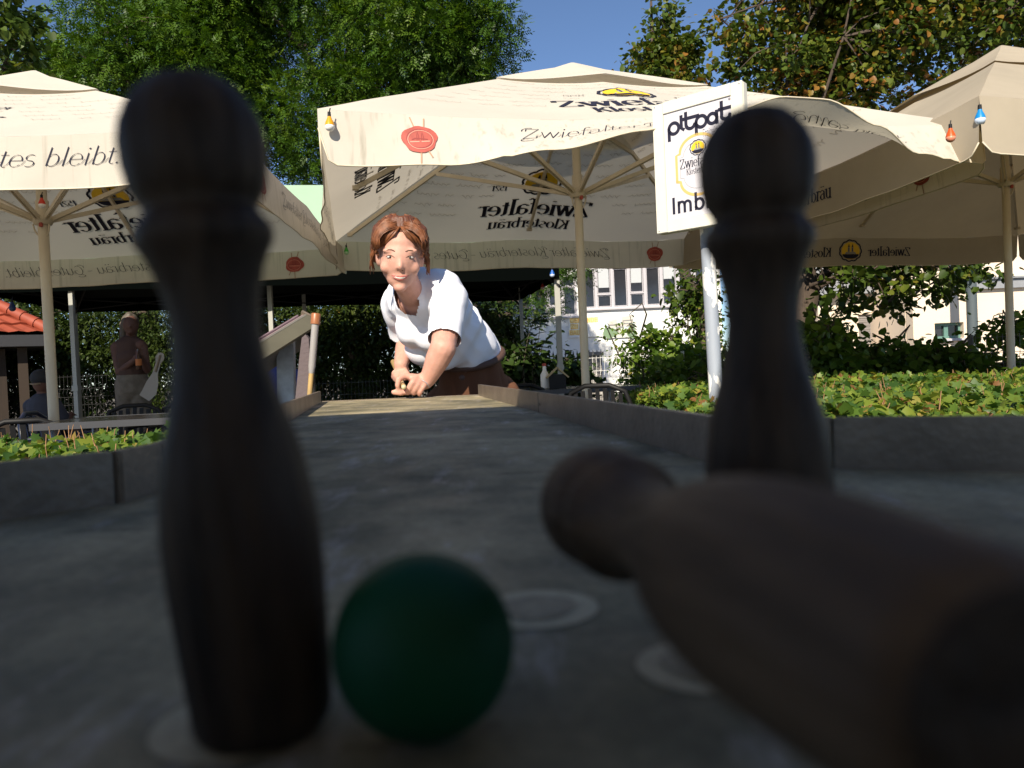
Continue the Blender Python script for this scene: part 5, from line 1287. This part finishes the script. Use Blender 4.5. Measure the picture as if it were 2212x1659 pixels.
# ------------------------------------------------------------------ garden furniture
def chair(loc, rz, m, label, zs=0.0):
    r = empty('garden_chair', (0, 0, 0), label, 'chair', 'plastic garden armchairs under the parasols')
    mb = MB(); mb.box((0, 0, .43), (.46, .44, .03), bev=.012); mb.build('seat', m, r, smooth=True, auto=40)
    # backrest: hooped frame with slats
    mb = MB(); pts = [(-.25, .20, .44), (-.27, .24, .66), (-.22, .27, .80), (-.10, .285, .85), (.10, .285, .85), (.22, .27, .80), (.27, .24, .66), (.25, .20, .44)]
    mb.tube(pts, .020, 10); mb.tube([(-.24, .22, .55), (0, .26, .56), (.24, .22, .55)], .014, 8)
    bk = mb.build('backrest', m, r, smooth=True, auto=60)
    for i in range(7):
        x = -.18 + .06 * i; mb = MB(); mb.bar((x, .245 - abs(x) * .08, .55), (x * 1.02, .285 - abs(x) * .1, .84 - abs(x) * .25), .034, .008, (0, 1, 0)); mb.build('slat', m, bk)
    for s in (-1, 1):
        mb = MB(); mb.tube([(s * .27, .24, .66), (s * .30, .0, .665), (s * .29, -.20, .655), (s * .27, -.23, .60), (s * .26, -.21, .43)], .017, 8); mb.build('armrest', m, r, smooth=True, auto=60)
        for y in (-.19, .19): mb = MB(); mb.tube([(s * .22, y, .43), (s * .26, y * 1.25, 0)], [.022, .016], 8); mb.build('leg', m, r, smooth=True, auto=60)
    r.location = loc; r.rotation_euler = (0, 0, rz); r.scale = (.92, .92, .92); return r
c1 = chair((P(1308, 850, 5.9).x, 5.9, 0), R(160), M['black'], 'black armchair between the pole of the middle parasol and the sunlit bushes')
def cpc(src, loc, rz, label, m=None):
    c = copy_tree(src); c.location = loc; c.rotation_euler = (0, 0, rz); c['label'] = label
    if m:
        def sm(o):
            if o.type == 'MESH': o.data = o.data.copy(); o.data.materials[0] = m
            for h in o.children: sm(h)
        sm(c)
    return c
ch_blue = cpc(c1, (P(222, 930, 4.25).x, 4.25, -.12), R(186), 'dark blue armchair just behind the left hedge, before the long cafe table', M['blueblack'])
cpc(c1, (P(70, 915, 5.0).x, 5.0, -.04), R(200), 'black armchair left of the parasol pole, beside the seated child')
cpc(c1, (P(150, 905, 5.6).x, 5.6, -.02), R(100), 'dark blue armchair right of the left parasol pole, at the end of the cafe table', M['blueblack'])
cpc(c1, (P(250, 900, 6.2).x, 6.3, -.02), R(5), 'black armchair on the far side of the cafe table in front of the standing woman')
cpc(c1, (P(340, 900, 6.2).x, 6.4, -.02), R(-8), 'black armchair on the far side of the cafe table, mostly behind the skittle')
cpc(c1, (P(1150, 850, 6.6).x, 6.6, 0), R(20), 'black armchair beyond the right table rail, left of the middle pole')
M['band'] = mat('table_edge_metal', (.06, .06, .065), .45, metal=.4)
def cafe_table(loc, rz, L, W_, z, label, m):
    r = empty('cafe_table', (0, 0, 0), label, 'table', 'cafe tables')
    mb = MB(); mb.box((0, 0, z - .012), (L, W_, .02), bev=.004); mb.build('table_top', m, r, smooth=True, auto=30)
    mb = MB()
    for (c, s_) in (((0, -W_ / 2 - .004, z - .02), (L + .02, .012, .04)), ((0, W_ / 2 + .004, z - .02), (L + .02, .012, .04)), ((-L / 2 - .004, 0, z - .02), (.012, W_ - .01, .04)), ((L / 2 + .004, 0, z - .02), (.012, W_ - .01, .04))): mb.box(c, s_)
    mb.build('edge_band', M['band'], r)
    for sx in (-1, 1):
        for sy in (-1, 1): mb = MB(); mb.tube([(sx * (L / 2 - .08), sy * (W_ / 2 - .08), z - .03), (sx * (L / 2 - .05), sy * (W_ / 2 - .05), 0)], .02, 10); mb.build('leg', M['steel'], r, smooth=True, auto=50)
    r.location = loc; r.rotation_euler = (0, 0, rz); return r
M['tabletop'] = mat('dark_glossy_top', (.03, .028, .027), .15, spec=.6)
cafe_table((P(372, 915, 5.0).x - .0, 5.0, 0), R(8), 1.35, .8, .73, 'long dark glossy cafe table with metal edge behind the left hedge', M['tabletop'])
cafe_table((P(1215, 850, 7.2).x, 7.2, 0), R(12), 1.3, .8, .735, 'dark cafe table under the middle parasol, behind its pole', M['tabletop'])
# little things on the table under the middle parasol
q = P(1178, 843, 7.1); q.z = .736
r = empty('bottle', q, 'small white bottle on the cafe table behind the middle pole', 'bottle'); MB().lathe([(0, .035), (.005, .04), (.13, .04), (.17, .018), (.21, .016)], q, 16).build('glass', M['white'], r, smooth=True, auto=40); MB().lathe([(.21, .019), (.235, .019)], q, 12).build('lid', M['seal'], r)
q = P(1205, 845, 7.0); q.z = .736
r = empty('lantern', q, 'little house shaped table lantern beside the small white bottle', 'lantern'); mb = MB(); mb.box(q + Vector((0, 0, .065)), (.15, .12, .13)); mb.build('body', M['black'], r)
mb = MB(); mb.bar(q + Vector((-.10, -.01, .10)), q + Vector((0, -.01, .19)), .14, .014, (0, 0, 1)); mb.bar(q + Vector((.10, -.01, .10)), q + Vector((0, -.01, .19)), .14, .014, (0, 0, 1)); mb.build('roof', mat('straw', (.35, .28, .16), .8), r)
# ------------------------------------------------------------------ foliage
nr = np.random.default_rng(11)
def leaf_tpl(kind):
    if kind == 'ash':      # one leaflet
        v = [(0, 0, 0), (.19, .40, .03), (0, 1, -.08), (-.19, .40, .03)]; f = [(0, 1, 2, 3)]
    elif kind == 'linden':
        v = [(0, 0, 0), (.30, -.03, .05), (.46, .28, .07), (.34, .66, .03), (0, 1, -.10), (-.34, .66, .03), (-.46, .28, .07), (-.30, -.03, .05)]
        f = [(0, 1, 2, 3, 4), (0, 4, 5, 6, 7)]
    elif kind == 'ivy':
        v = [(0, 0, 0), (.28, -.12, .03), (.52, .10, .05), (.40, .34, .02), (.62, .62, .0), (.26, .60, .03), (0, 1, -.08), (-.26, .60, .03), (-.62, .62, .0), (-.40, .34, .02), (-.52, .10, .05), (-.28, -.12, .03)]
        f = [(0, 1, 2, 3, 4, 5, 6), (0, 6, 7, 8, 9, 10, 11)]; v = [(a, b, c - .12 * abs(a) * 2 + .06) for a, b, c in v]
    elif kind == 'small':
        v = [(0, 0, 0), (.26, .4, .05), (0, 1, -.05), (-.26, .4, .05)]; f = [(0, 1, 2), (0, 2, 3)]
    elif kind == 'scale':  # conifer spray tip
        v = [(0, 0, 0), (.16, .3, .02), (.08, .62, 0), (0, 1, -.1), (-.10, .60, 0), (-.17, .32, .02)]; f = [(0, 1, 2, 3, 4, 5)]
    return np.array(v, float), f
def leaves_mesh(name, kind, pos, dirs, ups, size, tint, m, parent=None):
    """pos N,3; dirs growth dir; ups leaf normal; size N; tint N"""
    tv, tf = leaf_tpl(kind); N = len(pos); K = len(tv)
    d = dirs / (np.linalg.norm(dirs, axis=1, keepdims=True) + 1e-9)
    u = ups - d * np.sum(ups * d, axis=1, keepdims=True); u /= (np.linalg.norm(u, axis=1, keepdims=True) + 1e-9)
    s = np.cross(d, u)
    V = pos[:, None, :] + (tv[None, :, 0:1] * s[:, None, :] + tv[None, :, 1:2] * d[:, None, :] + tv[None, :, 2:3] * u[:, None, :]) * size[:, None, None]
    off = np.array(root_loc(parent)) if parent is not None else np.zeros(3)
    V = (V - off).reshape(-1, 3)
    loops = []; starts = []; tot = []; c = 0
    for f in tf: starts.append(c); tot.append(len(f)); loops += list(f); c += len(f)
    loops = np.array(loops); Lc = len(loops)
    LI = (loops[None, :] + (np.arange(N) * K)[:, None]).reshape(-1)
    ST = (np.array(starts)[None, :] + (np.arange(N) * Lc)[:, None]).reshape(-1)
    me = bpy.data.meshes.new(name); me.vertices.add(N * K); me.vertices.foreach_set('co', V.astype(np.float32).ravel())
    me.loops.add(N * Lc); me.loops.foreach_set('vertex_index', LI.astype(np.int32))
    me.polygons.add(N * len(tf)); me.polygons.foreach_set('loop_start', ST.astype(np.int32))
    me.update(calc_edges=True)
    at = me.attributes.new('tint', 'FLOAT', 'POINT'); at.data.foreach_set('value', np.repeat(tint, K).astype(np.float32))
    me.materials.append(m); o = bpy.data.objects.new(name, me); scene.collection.objects.link(o)
    if parent is not None: o.parent = parent
    return o
def sph(n):
    a = nr.normal(size=(n, 3)); return a / np.linalg.norm(a, axis=1, keepdims=True)
GREEN = [(0, (.010, .030, .004)), (.5, (.030, .075, .009)), (.85, (.065, .125, .014)), (1, (.12, .17, .02))]
M['ash'] = leaf_mat('ash_leaf', [(0, (.018, .046, .005)), (.5, (.048, .104, .009)), (1, (.115, .178, .016))], transl=.28, tboost=(1.3, 1.4, .4))
M['linden'] = leaf_mat('linden_leaf', [(0, (.022, .046, .008)), (.45, (.062, .098, .013)), (.72, (.13, .14, .018)), (.82, (.24, .125, .024)), (.94, (.24, .095, .025)), (1, (.50, .26, .02))], transl=.25, tboost=(1.3, 1.3, .6))
M['thuja'] = leaf_mat('dark_foliage', [(0, (.016, .032, .006)), (.6, (.045, .068, .013)), (.9, (.075, .10, .018)), (1, (.20, .13, .03))], transl=.2)
M['bush'] = leaf_mat('bush_leaf', [(0, (.030, .065, .010)), (.5, (.080, .145, .016)), (.85, (.15, .21, .025)), (1, (.26, .20, .04))], transl=.3)
M['hedge'] = leaf_mat('hedge_leaf', [(0, (.030, .075, .018)), (.45, (.085, .15, .022)), (.78, (.19, .23, .03)), (.93, (.27, .21, .045)), (1, (.19, .09, .032))], transl=.3)
M['weed'] = leaf_mat('weed_leaf', [(0, (.02, .04, .01)), (1, (.05, .085, .016))], transl=.15)
M['bark'] = mat('bark', (.085, .060, .042), .9, noise_amt=.5, nscale=12, bump=.6, bscale=30, stretch=(3, 3, .6))
M['stem'] = mat('stem', (.06, .05, .03), .8)
def clumps_in(ells, ncl, surf=.55):
    """clump centres inside a union of ellipsoids, biased to the outside"""
    w_ = np.array([e[1][0] * e[1][1] * e[1][2] for e in ells]) ** .8; w_ /= w_.sum(); out = []; which = nr.choice(len(ells), ncl, p=w_)
    d = sph(ncl); r = surf + (1 - surf) * nr.random(ncl) ** .6
    for i in range(ncl): e = ells[which[i]]; out.append((np.array(e[0]) + d[i] * np.array(e[1]) * r[i]))
    return np.array(out)
def tree(name, label, cat, base, trunk, tr, ells, ncl, per, spread, size, kind, m, tint=(0, 1), group=None, limbs=9, tpow=1.0, droop=.3, compound=0, barkm=None, twigs=True, limb_r=.06, keep=None, surf=.5, shell=False):
    root = empty(name, base, label, cat, group)
    cc = clumps_in(ells, ncl, surf)
    if keep is not None: cc = np.array([c for c in cc if keep(c)])
    mb = MB(); trunk = [Vector(p) for p in trunk]; mb.tube(trunk, tr, 12)
    tops = trunk[len(trunk) // 2:]
    lr = random.Random(int(abs(base[0]) * 100) + ncl); ends = []
    for i in range(limbs):
        e = ells[i % len(ells)]; d = Vector((lr.uniform(-1, 1), lr.uniform(-1, 1), lr.uniform(-.2, 1))); d.normalize()
        end = Vector(e[0]) + Vector((d.x * e[1][0], d.y * e[1][1], d.z * e[1][2])) * .75
        st = trunk[lr.randrange(len(trunk) // 2, len(trunk))]; mid = st.lerp(end, .5) + Vector((lr.uniform(-.3, .3), lr.uniform(-.3, .3), lr.uniform(-.1, .5)))
        q1 = st.lerp(mid, .5) + Vector((lr.uniform(-.1, .1), 0, lr.uniform(0, .15)))
        pts = [st, q1, mid, mid.lerp(end, .5) + Vector((lr.uniform(-.15, .15), lr.uniform(-.15, .15), .05)), end]
        mb.tube(pts, [limb_r * 1.2, limb_r, limb_r * .75, limb_r * .5, limb_r * .2], 7); ends += pts[1:]
    tk = mb.build('trunk', barkm or M['bark'], root, smooth=True)
    if twigs and ends:
        mb = MB(); E = np.array([tuple(p) for p in ends])
        for c in cc[:420]:
            j = np.argmin(np.sum((E - c) ** 2, axis=1)); a = Vector(E[j]); b = Vector(c)
            if (b - a).length > 1.1: continue
            mid = a.lerp(b, .5) + Vector((lr.uniform(-.1, .1), lr.uniform(-.1, .1), lr.uniform(0, .12))); mb.tube([a, mid, b], [.016, .010, .004], 4, cap=False)
        mb.build('twigs', barkm or M['bark'], root)['kind'] = 'stuff'
    per_i = per; N = len(cc) * per_i
    cidx = np.repeat(np.arange(len(cc)), per_i); cs = spread * (.6 + .8 * nr.random(len(cc)))
    if shell:
        off = sph(N) * (.62 + .45 * nr.random((N, 1)) ** .7) * cs[cidx][:, None] * np.array([1, 1, .72])
    else: off = nr.normal(size=(N, 3)) * cs[cidx][:, None] * np.array([1, 1, .62])
    pos = cc[cidx] + off; cen = np.mean([e[0] for e in ells], axis=0)
    outd = pos - cc[cidx]; outd /= np.linalg.norm(outd, axis=1, keepdims=True) + 1e-6
    dirs = outd * .7 + sph(N) * .7 + np.array([0, 0, -droop]); ups = sph(N) * .75 + np.array([0, 0, 1.0])
    base_t = (nr.random(len(cc)) ** tpow)[cidx] * .45 + nr.random(N) ** tpow * .55
    if compound:
        # each position becomes a feather of leaflets on one midrib
        K = compound; dn = dirs / np.linalg.norm(dirs, axis=1, keepdims=True); sn = np.cross(dn, ups); sn /= np.linalg.norm(sn, axis=1, keepdims=True) + 1e-9
        un = np.cross(sn, dn)
        Ps = []; Ds = []; Us = []; Ts = []; Ss = []
        Lr = size * 3.0
        for k in range(K):
            if k == K - 1: f = 1.0; dd_ = dn
            else: f = .25 + .7 * (k // 2) / ((K - 1) / 2); sg = 1 if k % 2 else -1; dd_ = dn * .55 + sn * sg * .85
            Ps.append(pos + dn * Lr * f + np.array([0, 0, -.25 * Lr]) * f * f); Ds.append(dd_ + np.array([0, 0, -.15])); Us.append(un + sph(N) * .25); Ts.append(base_t); Ss.append(size * (.75 + .4 * nr.random(N)))
        pos = np.concatenate(Ps); dirs = np.concatenate(Ds); ups = np.concatenate(Us); base_t = np.concatenate(Ts); sz = np.concatenate(Ss)
    else: sz = size * (.55 + .75 * nr.random(N))
    t_ = tint[0] + (tint[1] - tint[0]) * np.clip(base_t, 0, 1)
    leaves_mesh('crown', kind, pos, dirs, ups, sz, t_, m, root)
    return root

# -- tall ash trees at upper left
def gp(px, py, d): q = P(px, py, d); return (q.x, q.y, q.z)
tree('ash_tree', 'tall feathery green tree behind the middle parasol, its crown reaching the blue sky', 'tree', (-3.1, 16, 0),
     [(-3.1, 16, 0), (-3.2, 16, 2), (-3.0, 16, 4), (-3.3, 16.1, 6), (-3.0, 16.2, 8.5)], [.32, .27, .2, .13, .06],
     [(gp(880, 60, 15.0), (1.7, 1.5, 1.7)), (gp(640, -20, 15.5), (2.0, 1.5, 1.9)), (gp(1010, 30, 15.0), (.75, .9, .9)), (gp(930, 150, 15), (1.1, 1.1, .9)), (gp(670, 290, 15.3), (1.1, 1.1, 1.5)), (gp(1040, 110, 15.3), (.5, .6, .6)), (gp(780, 330, 16.5), (1.6, 1.2, 1.7))],
     230, 78, .56, .085, 'ash', M['ash'], compound=9, limbs=16, droop=.1, limb_r=.075, surf=.25, shell=True)
tree('ash_tree', 'broad feathery green tree behind the left parasol and the left skittle head', 'tree', (-7.2, 15, 0),
     [(-7.2, 15, 0), (-7.1, 15, 2.2), (-7.3, 15, 4.2), (-7.0, 15.1, 6), (-7.0, 15.2, 8)], [.30, .25, .2, .13, .06],
     [(gp(250, 90, 14.5), (1.0, 1.4, 1.4)), (gp(400, 120, 14.8), (1.5, 1.4, 1.7)), (gp(420, -90, 15), (1.5, 1.5, 1.6)), (gp(130, 170, 14.5), (.7, .9, .7)), (gp(520, 230, 15.8), (1.2, 1.0, 1.7)), (gp(60, 200, 14.5), (.8, .8, .7)), (gp(540, 20, 16), (1.3, 1, 1.5))],
     230, 78, .56, .088, 'ash', M['ash'], compound=9, limbs=14, droop=.1, tint=(.15, 1), limb_r=.07, surf=.25, shell=True)
# -- small twig of a linden at the extreme upper left
tree('linden_tree', 'sparse dark linden foliage in the upper left corner', 'tree', (-6.9, 8.2, 0),
     [(-6.9, 8.2, 0), (-6.8, 8.2, 3), (-6.5, 8.2, 5.2)], [.12, .1, .04],
     [(gp(10, 110, 8.2), (.35, .4, .5)), (gp(-60, 60, 8.2), (.7, .6, .9)), (gp(5, 160, 8.2), (.22, .3, .2))], 60, 26, .10, .085, 'linden', M['linden'], tint=(0, .75), limbs=4, limb_r=.02)
# -- lindens at upper right
tree('linden_tree', 'large linden with browning yellow leaves above the right parasols', 'tree', (4.5, 11.8, 0),
     [(4.5, 11.8, 0), (4.42, 11.8, 1.4), (4.55, 11.8, 2.6), (4.9, 11.9, 4.4), (5.2, 12, 6.4)], [.21, .17, .16, .12, .05],
     [(gp(1760, 40, 11.5), (1.25, 1.2, 1.2)), (gp(2010, 60, 11.6), (1.5, 1.3, 1.45)), (gp(1880, -60, 11.6), (1.6, 1.3, 1.1)), (gp(1640, 150, 11.3), (.8, .8, .6)), (gp(1600, 60, 11.4), (.45, .5, .55)), (gp(2200, 20, 11.5), (.9, 1, 1.2)), (gp(1800, 190, 11.7), (1.1, 1.0, .6))],
     350, 80, .38, .086, 'linden', M['linden'], limbs=18, limb_r=.035, surf=.3, shell=True)
tree('linden_tree', 'slim linden crown rising alone against the blue sky behind the middle parasol', 'tree', (3.35, 13.2, 0),
     [(3.35, 13.2, 0), (3.3, 13.2, 1.6), (2.7, 13.2, 3.6), (2.62, 13.2, 5), (2.65, 13.2, 7.1)], [.12, .10, .08, .06, .02],
     [(gp(1432, 62, 13), (.26, .3, .55)), (gp(1415, 130, 13), (.42, .4, .35)), (gp(1470, 125, 13), (.42, .4, .42)), (gp(1440, 200, 13), (.75, .6, .5))],
     84, 50, .13, .090, 'linden', M['linden'], limbs=2, limb_r=.02, surf=.1, tint=(.1, .93))
# low hanging linden branches below the right parasol
tree('linden_tree', 'leafy low linden branches hanging before the cream building, right of the second skittle', 'tree', (4.1, 10.9, 0),
     [(4.1, 10.9, 0), (4.05, 10.9, 1.0), (4.25, 10.9, 1.8), (4.2, 11.0, 3.0)], [.20, .18, .15, .10],
     [(gp(1830, 600, 10.7), (.8, .6, .42)), (gp(1960, 590, 10.8), (.8, .6, .40)), (gp(2070, 590, 10.9), (.48, .5, .42)), (gp(1780, 670, 10.6), (.36, .4, .3)), (gp(1930, 660, 10.6), (.5, .4, .14)), (gp(1880, 540, 11), (1.3, .7, .4)), (gp(1500, 640, 11.2), (.42, .5, .4))],
     130, 22, .13, .105, 'linden', M['linden'], tint=(0, .85), limbs=14, limb_r=.030, surf=.1, tpow=1.5)
# -- ash branch hanging before the white building
tree('ash_tree', 'dark feathery branches hanging before the white building, between gazebo and middle pole', 'tree', (-.3, 14.6, 0),
     [(-.3, 14.6, 0), (-.3, 14.6, 1.4), (-.1, 14.5, 2.4), (0, 14.4, 3.4)], [.12, .11, .08, .04],
     [(gp(1160, 615, 13), (.50, .4, .55)), (gp(1055, 650, 13), (.42, .4, .45)), (gp(1075, 725, 12.9), (.26, .3, .35)), (gp(1180, 560, 13), (.8, .5, .5))],
     90, 26, .12, .052, 'ash', M['ash'], compound=9, limbs=6, limb_r=.025, tint=(0, .7), surf=.1)
# -- dark shrubs behind the gazebo
shr = [('tall dark conifer shrub behind the standing woman', 260, 770, 12.8, 1.6, 1.3), ('dark leafy shrub right of the tiled kiosk roof', 90, 770, 12.6, 1.35, 1.25), ('dark shrub between the left skittle and the standing woman', 410, 780, 13.0, 1.5, 1.3),
       ('dark shrub behind the seated person in blue', 560, 780, 12.8, 1.3, 1.3), ('dark viny shrub behind the slanted desk', 690, 775, 12.6, 1.0, 1.2), ('reddish tipped shrub left of the leaning woman', 790, 770, 12.4, 1.0, 1.2), ('dark shrub behind the leaning woman', 930, 790, 12.6, 1.1, .95), ('dark low shrub right of the leaning woman\'s hip', 1050, 830, 12.4, .6, .55), ('dark shrub half hidden by the tiled kiosk', -60, 760, 12.6, 1.1, 1.3)]
for i, (lab, px, py, d, rx, rz) in enumerate(shr):
    c = gp(px, py, d)
    tree('shrub', lab, 'shrub', (c[0], c[1], 0), [(c[0], c[1], 0), (c[0], c[1], .8), (c[0] + .1, c[1], 1.5)], [.08, .06, .03],
         [((c[0], c[1], 1.15), (rx, .6, 1.15)), ((c[0] + nr.uniform(-.3, .3), c[1], 1.9 if px < 900 else 1.4), (rx * .8, .5, .75 if px < 900 else .5))],
         int(150 * rx), 80, .19, .095 if i % 2 else .085, 'small' if i % 2 else 'scale', M['thuja'], tint=(.0, 1.0) if px in (790,) else (0, .88), limbs=4, group='dark shrubs behind the gazebo', twigs=False, surf=.15)
# -- sunlit bushes under the sign
for lab, px, py, d, rx, rz, n, knd, sz in (('sunlit bush with small leaves growing high beside the sign post', 1500, 650, 11.3, .42, .62, 60, 'small', .075),
        ('sunlit yellow green bush between the white fence and the sign post', 1440, 800, 10.6, .55, .55, 90, 'linden', .095),
        ('thin twiggy bush with narrow leaves before the white fence', 1372, 740, 10.9, .22, .42, 26, 'small', .085),
        ('low sunlit bush at the foot of the sign post', 1500, 850, 9.6, .70, .50, 110, 'linden', .09),
        ('low bright bush below the white fence, right of the black armchair', 1385, 860, 9.4, .32, .30, 45, 'small', .07)):
    c = gp(px, py, d)
    tree('bush', lab, 'bush', (c[0], c[1], 0), [(c[0], c[1], 0), (c[0], c[1], max(.3, c[2] * .5)), (c[0] + .05, c[1], max(.4, c[2]))], [.03, .02, .008],
         [(c, (rx, .45, rz)), ((c[0] + .1, c[1], max(.3, c[2] * .5)), (rx * .9, .4, max(.3, c[2] * .5)))], n, 42, .12, sz, knd, M['bush'], limbs=6, limb_r=.012, barkm=M['stem'], group='sunlit bushes by the sign', surf=.1)
# -- bushes behind the right hedge
for lab, px, py, d, rx, rz, n, tn in (('leafy bush right of the second skittle with round green leaves', 1780, 760, 8.2, .32, .38, 46, (.0, .8)),
        ('dark low bush below the shutter of the low wing', 1900, 785, 9.0, .62, .20, 60, (0, .45)), ('dark low bush below the green framed window', 2040, 785, 9.2, .55, .17, 55, (0, .6)), ('viny bush growing over the dark wire fence', 2165, 720, 9.6, .5, .16, 26, (.1, .7))):
    c = gp(px, py, d)
    tree('bush', lab, 'bush', (c[0], c[1], 0), [(c[0], c[1], 0), (c[0], c[1], c[2] * .6), (c[0] + .05, c[1], c[2])], [.03, .02, .008],
         [(c, (rx, .4, rz)), ((c[0], c[1], .6), (rx, .4, .45))], n, 40, .12, .085, 'linden', M['bush'], tint=tn, limbs=6, limb_r=.012, barkm=M['stem'], group='bushes behind the right hedge', surf=.1)
# -- tall weed silhouettes
def weed(px, pts, label):
    d = 9.9; base = P(px, 830, d); root = empty('tall_weed', (base.x, base.y, 0), label, 'plant'); 
    pos = []; dr = []; up = []; mb = MB()
    for stem in pts:
        q = [P(x, y, d + nr.uniform(-.1, .1)) for x, y in stem]; q = [Vector((base.x + (q[0].x - base.x) * .6, base.y, 0))] + q; mb.tube(q, [.009, .007] + [.004] * (len(q) - 2), 5)
        for a, b in zip(q[1:-1], q[2:]):
            for t_ in np.linspace(0, 1, 7):
                for s in (-1, 1):
                    if nr.random() < .55: p = a.lerp(b, t_); pos.append(tuple(p)); dr.append((s * nr.uniform(.6, 1), nr.uniform(-.5, .5), nr.uniform(-.5, .25))); up.append((nr.uniform(-.3, .3), nr.uniform(-.6, .1), 1))
    N = len(pos); st = mb.build('stems', M['stem'], root)
    leaves_mesh('leaves', 'linden', np.array(pos), np.array(dr), np.array(up), .09 + .05 * nr.random(N), nr.random(N), M['weed'], root)
weed(1150, [[(1130, 790), (1140, 730), (1165, 660)], [(1155, 790), (1165, 720), (1170, 680)], [(1150, 800), (1175, 740), (1205, 715)], [(1128, 800), (1122, 750)]], 'tall dark weed with drooping leaves silhouetted against the white wall')
for lab, px, py, d, rx, rz in (('dark ivy bush at the foot of the white building, left of the thin pole', 1120, 800, 10.2, .36, .34), ('dark ivy bush between the thin pole and the middle pole', 1225, 810, 10.4, .34, .28)):
    c = gp(px, py, d); tree('bush', lab, 'bush', (c[0], c[1], 0), [(c[0], c[1], 0), (c[0], c[1], .5), (c[0], c[1], .9)], [.02, .015, .006], [(c, (rx, .3, rz)), ((c[0], c[1], .5), (rx, .3, .45))], 46, 34, .11, .09, 'linden', M['weed'], limbs=5, limb_r=.01, barkm=M['stem'], surf=.1)

# -- clipped hedges in front: dense leaves on a box with a bumpy top
def hedge(label, x0, x1, y0, y1, z, n, seed, size=.075, tp=1.0, yf=None):
    root = empty('hedge', ((x0 + x1) / 2, (y0 + y1) / 2, 0), label, 'hedge', 'clipped hedges round the lanes')
    N = n; x = nr.uniform(x0, x1, N); y = y0 + (y1 - y0) * nr.random(N) ** 1.25
    bump_ = np.array([.08 * noise.noise(Vector((a * 1.3, b * 1.3, seed))) + .05 * noise.noise(Vector((a * 5, b * 5, seed))) for a, b in zip(x, y)])
    zz = z + bump_ - nr.exponential(.045, N) + .05 * nr.random(N) ** 3
    pos = np.stack([x, y, zz], 1)
    nf = n // 2; xf = nr.uniform(x0, x1, nf); zf_ = z - .5 * nr.random(nf) ** 1.5; pf = np.stack([xf, y0 + .03 * nr.normal(size=nf), zf_], 1)
    pos = np.concatenate([pos, pf]); N = len(pos)
    dirs = sph(N) * np.array([1, 1, .6]) + np.array([0, -.25, .1]); ups = sph(N) * .85 + np.array([0, -.35, 1.0])
    patch = np.array([noise.noise(Vector((p[0] * 1.8, p[1] * 1.8, seed + 9))) for p in pos])
    t_ = np.clip(.48 + patch * .60 + nr.normal(size=N) * .24, 0, 1) ** tp
    sz = size * (.5 + .5 * nr.random(N) + .7 * nr.random(N) ** 7)
    leaves_mesh('foliage', 'ivy', pos[:N // 2], dirs[:N // 2], ups[:N // 2], sz[:N // 2], t_[:N // 2], M['hedge'], root)
    leaves_mesh('foliage', 'linden', pos[N // 2:], dirs[N // 2:], ups[N // 2:], sz[N // 2:] * .85, t_[N // 2:], M['hedge'], root)
    core = MB(); core.box(((x0 + x1) / 2, (y0 + y1) / 2, (z - .12) / 2), (x1 - x0 - .06, y1 - y0 - .06, z - .12)); core.build('twig_core', mat('hedge_core' + str(seed), (.030, .028, .012), .95, noise_amt=.6, nscale=40, bump=.8, bscale=60), root)
    mb = MB(); hr2 = random.Random(seed)
    for i in range(int(n * .006)):
        a = Vector((hr2.uniform(x0, x1), hr2.uniform(y0, y1), z - .06)); mb.tube([a, a + Vector((hr2.uniform(-.05, .05), hr2.uniform(-.05, .05), hr2.uniform(.07, .15)))], [.003, .0015], 4)
    mb.build('twigs', mat('dry_twig' + str(seed), (.28, .15, .07), .8), root)['kind'] = 'stuff'
hedge('clipped hedge of large yellow green and rusty leaves right of the table', .95, 5.4, 2.6, 6.3, .70, 95000, 3, .044)
hedge('clipped hedge of yellow green ivy leaves at the left, before the cafe table', -5.0, -1.0, 2.45, 3.75, .68, 42000, 5, .046, 1.1)
# dry leaf and a brown round thing on the right hedge
q = P(2258 / 2560 * 2212 * 1.0 - 0, 915 / 1920 * 1659, 4.9)
q = P(1992, 838, 4.9)
r = empty('lamp_head', (q.x, q.y, 0), 'small brown rounded lamp head sticking out of the right hedge', 'garden lamp')
MB().lathe([(0, .03), (.02, .045), (.06, .05), (.10, .035), (.12, .002)], q - Vector((0, 0, .06)), 18).build('cap', mat('rusty', (.14, .07, .04), .7, noise_amt=.3), r, smooth=True); MB().tube([(q.x, q.y, 0), (q.x, q.y, q.z - .05)], .015, 8).build('stake', M['black'], r)
# faint cloud wisps high above
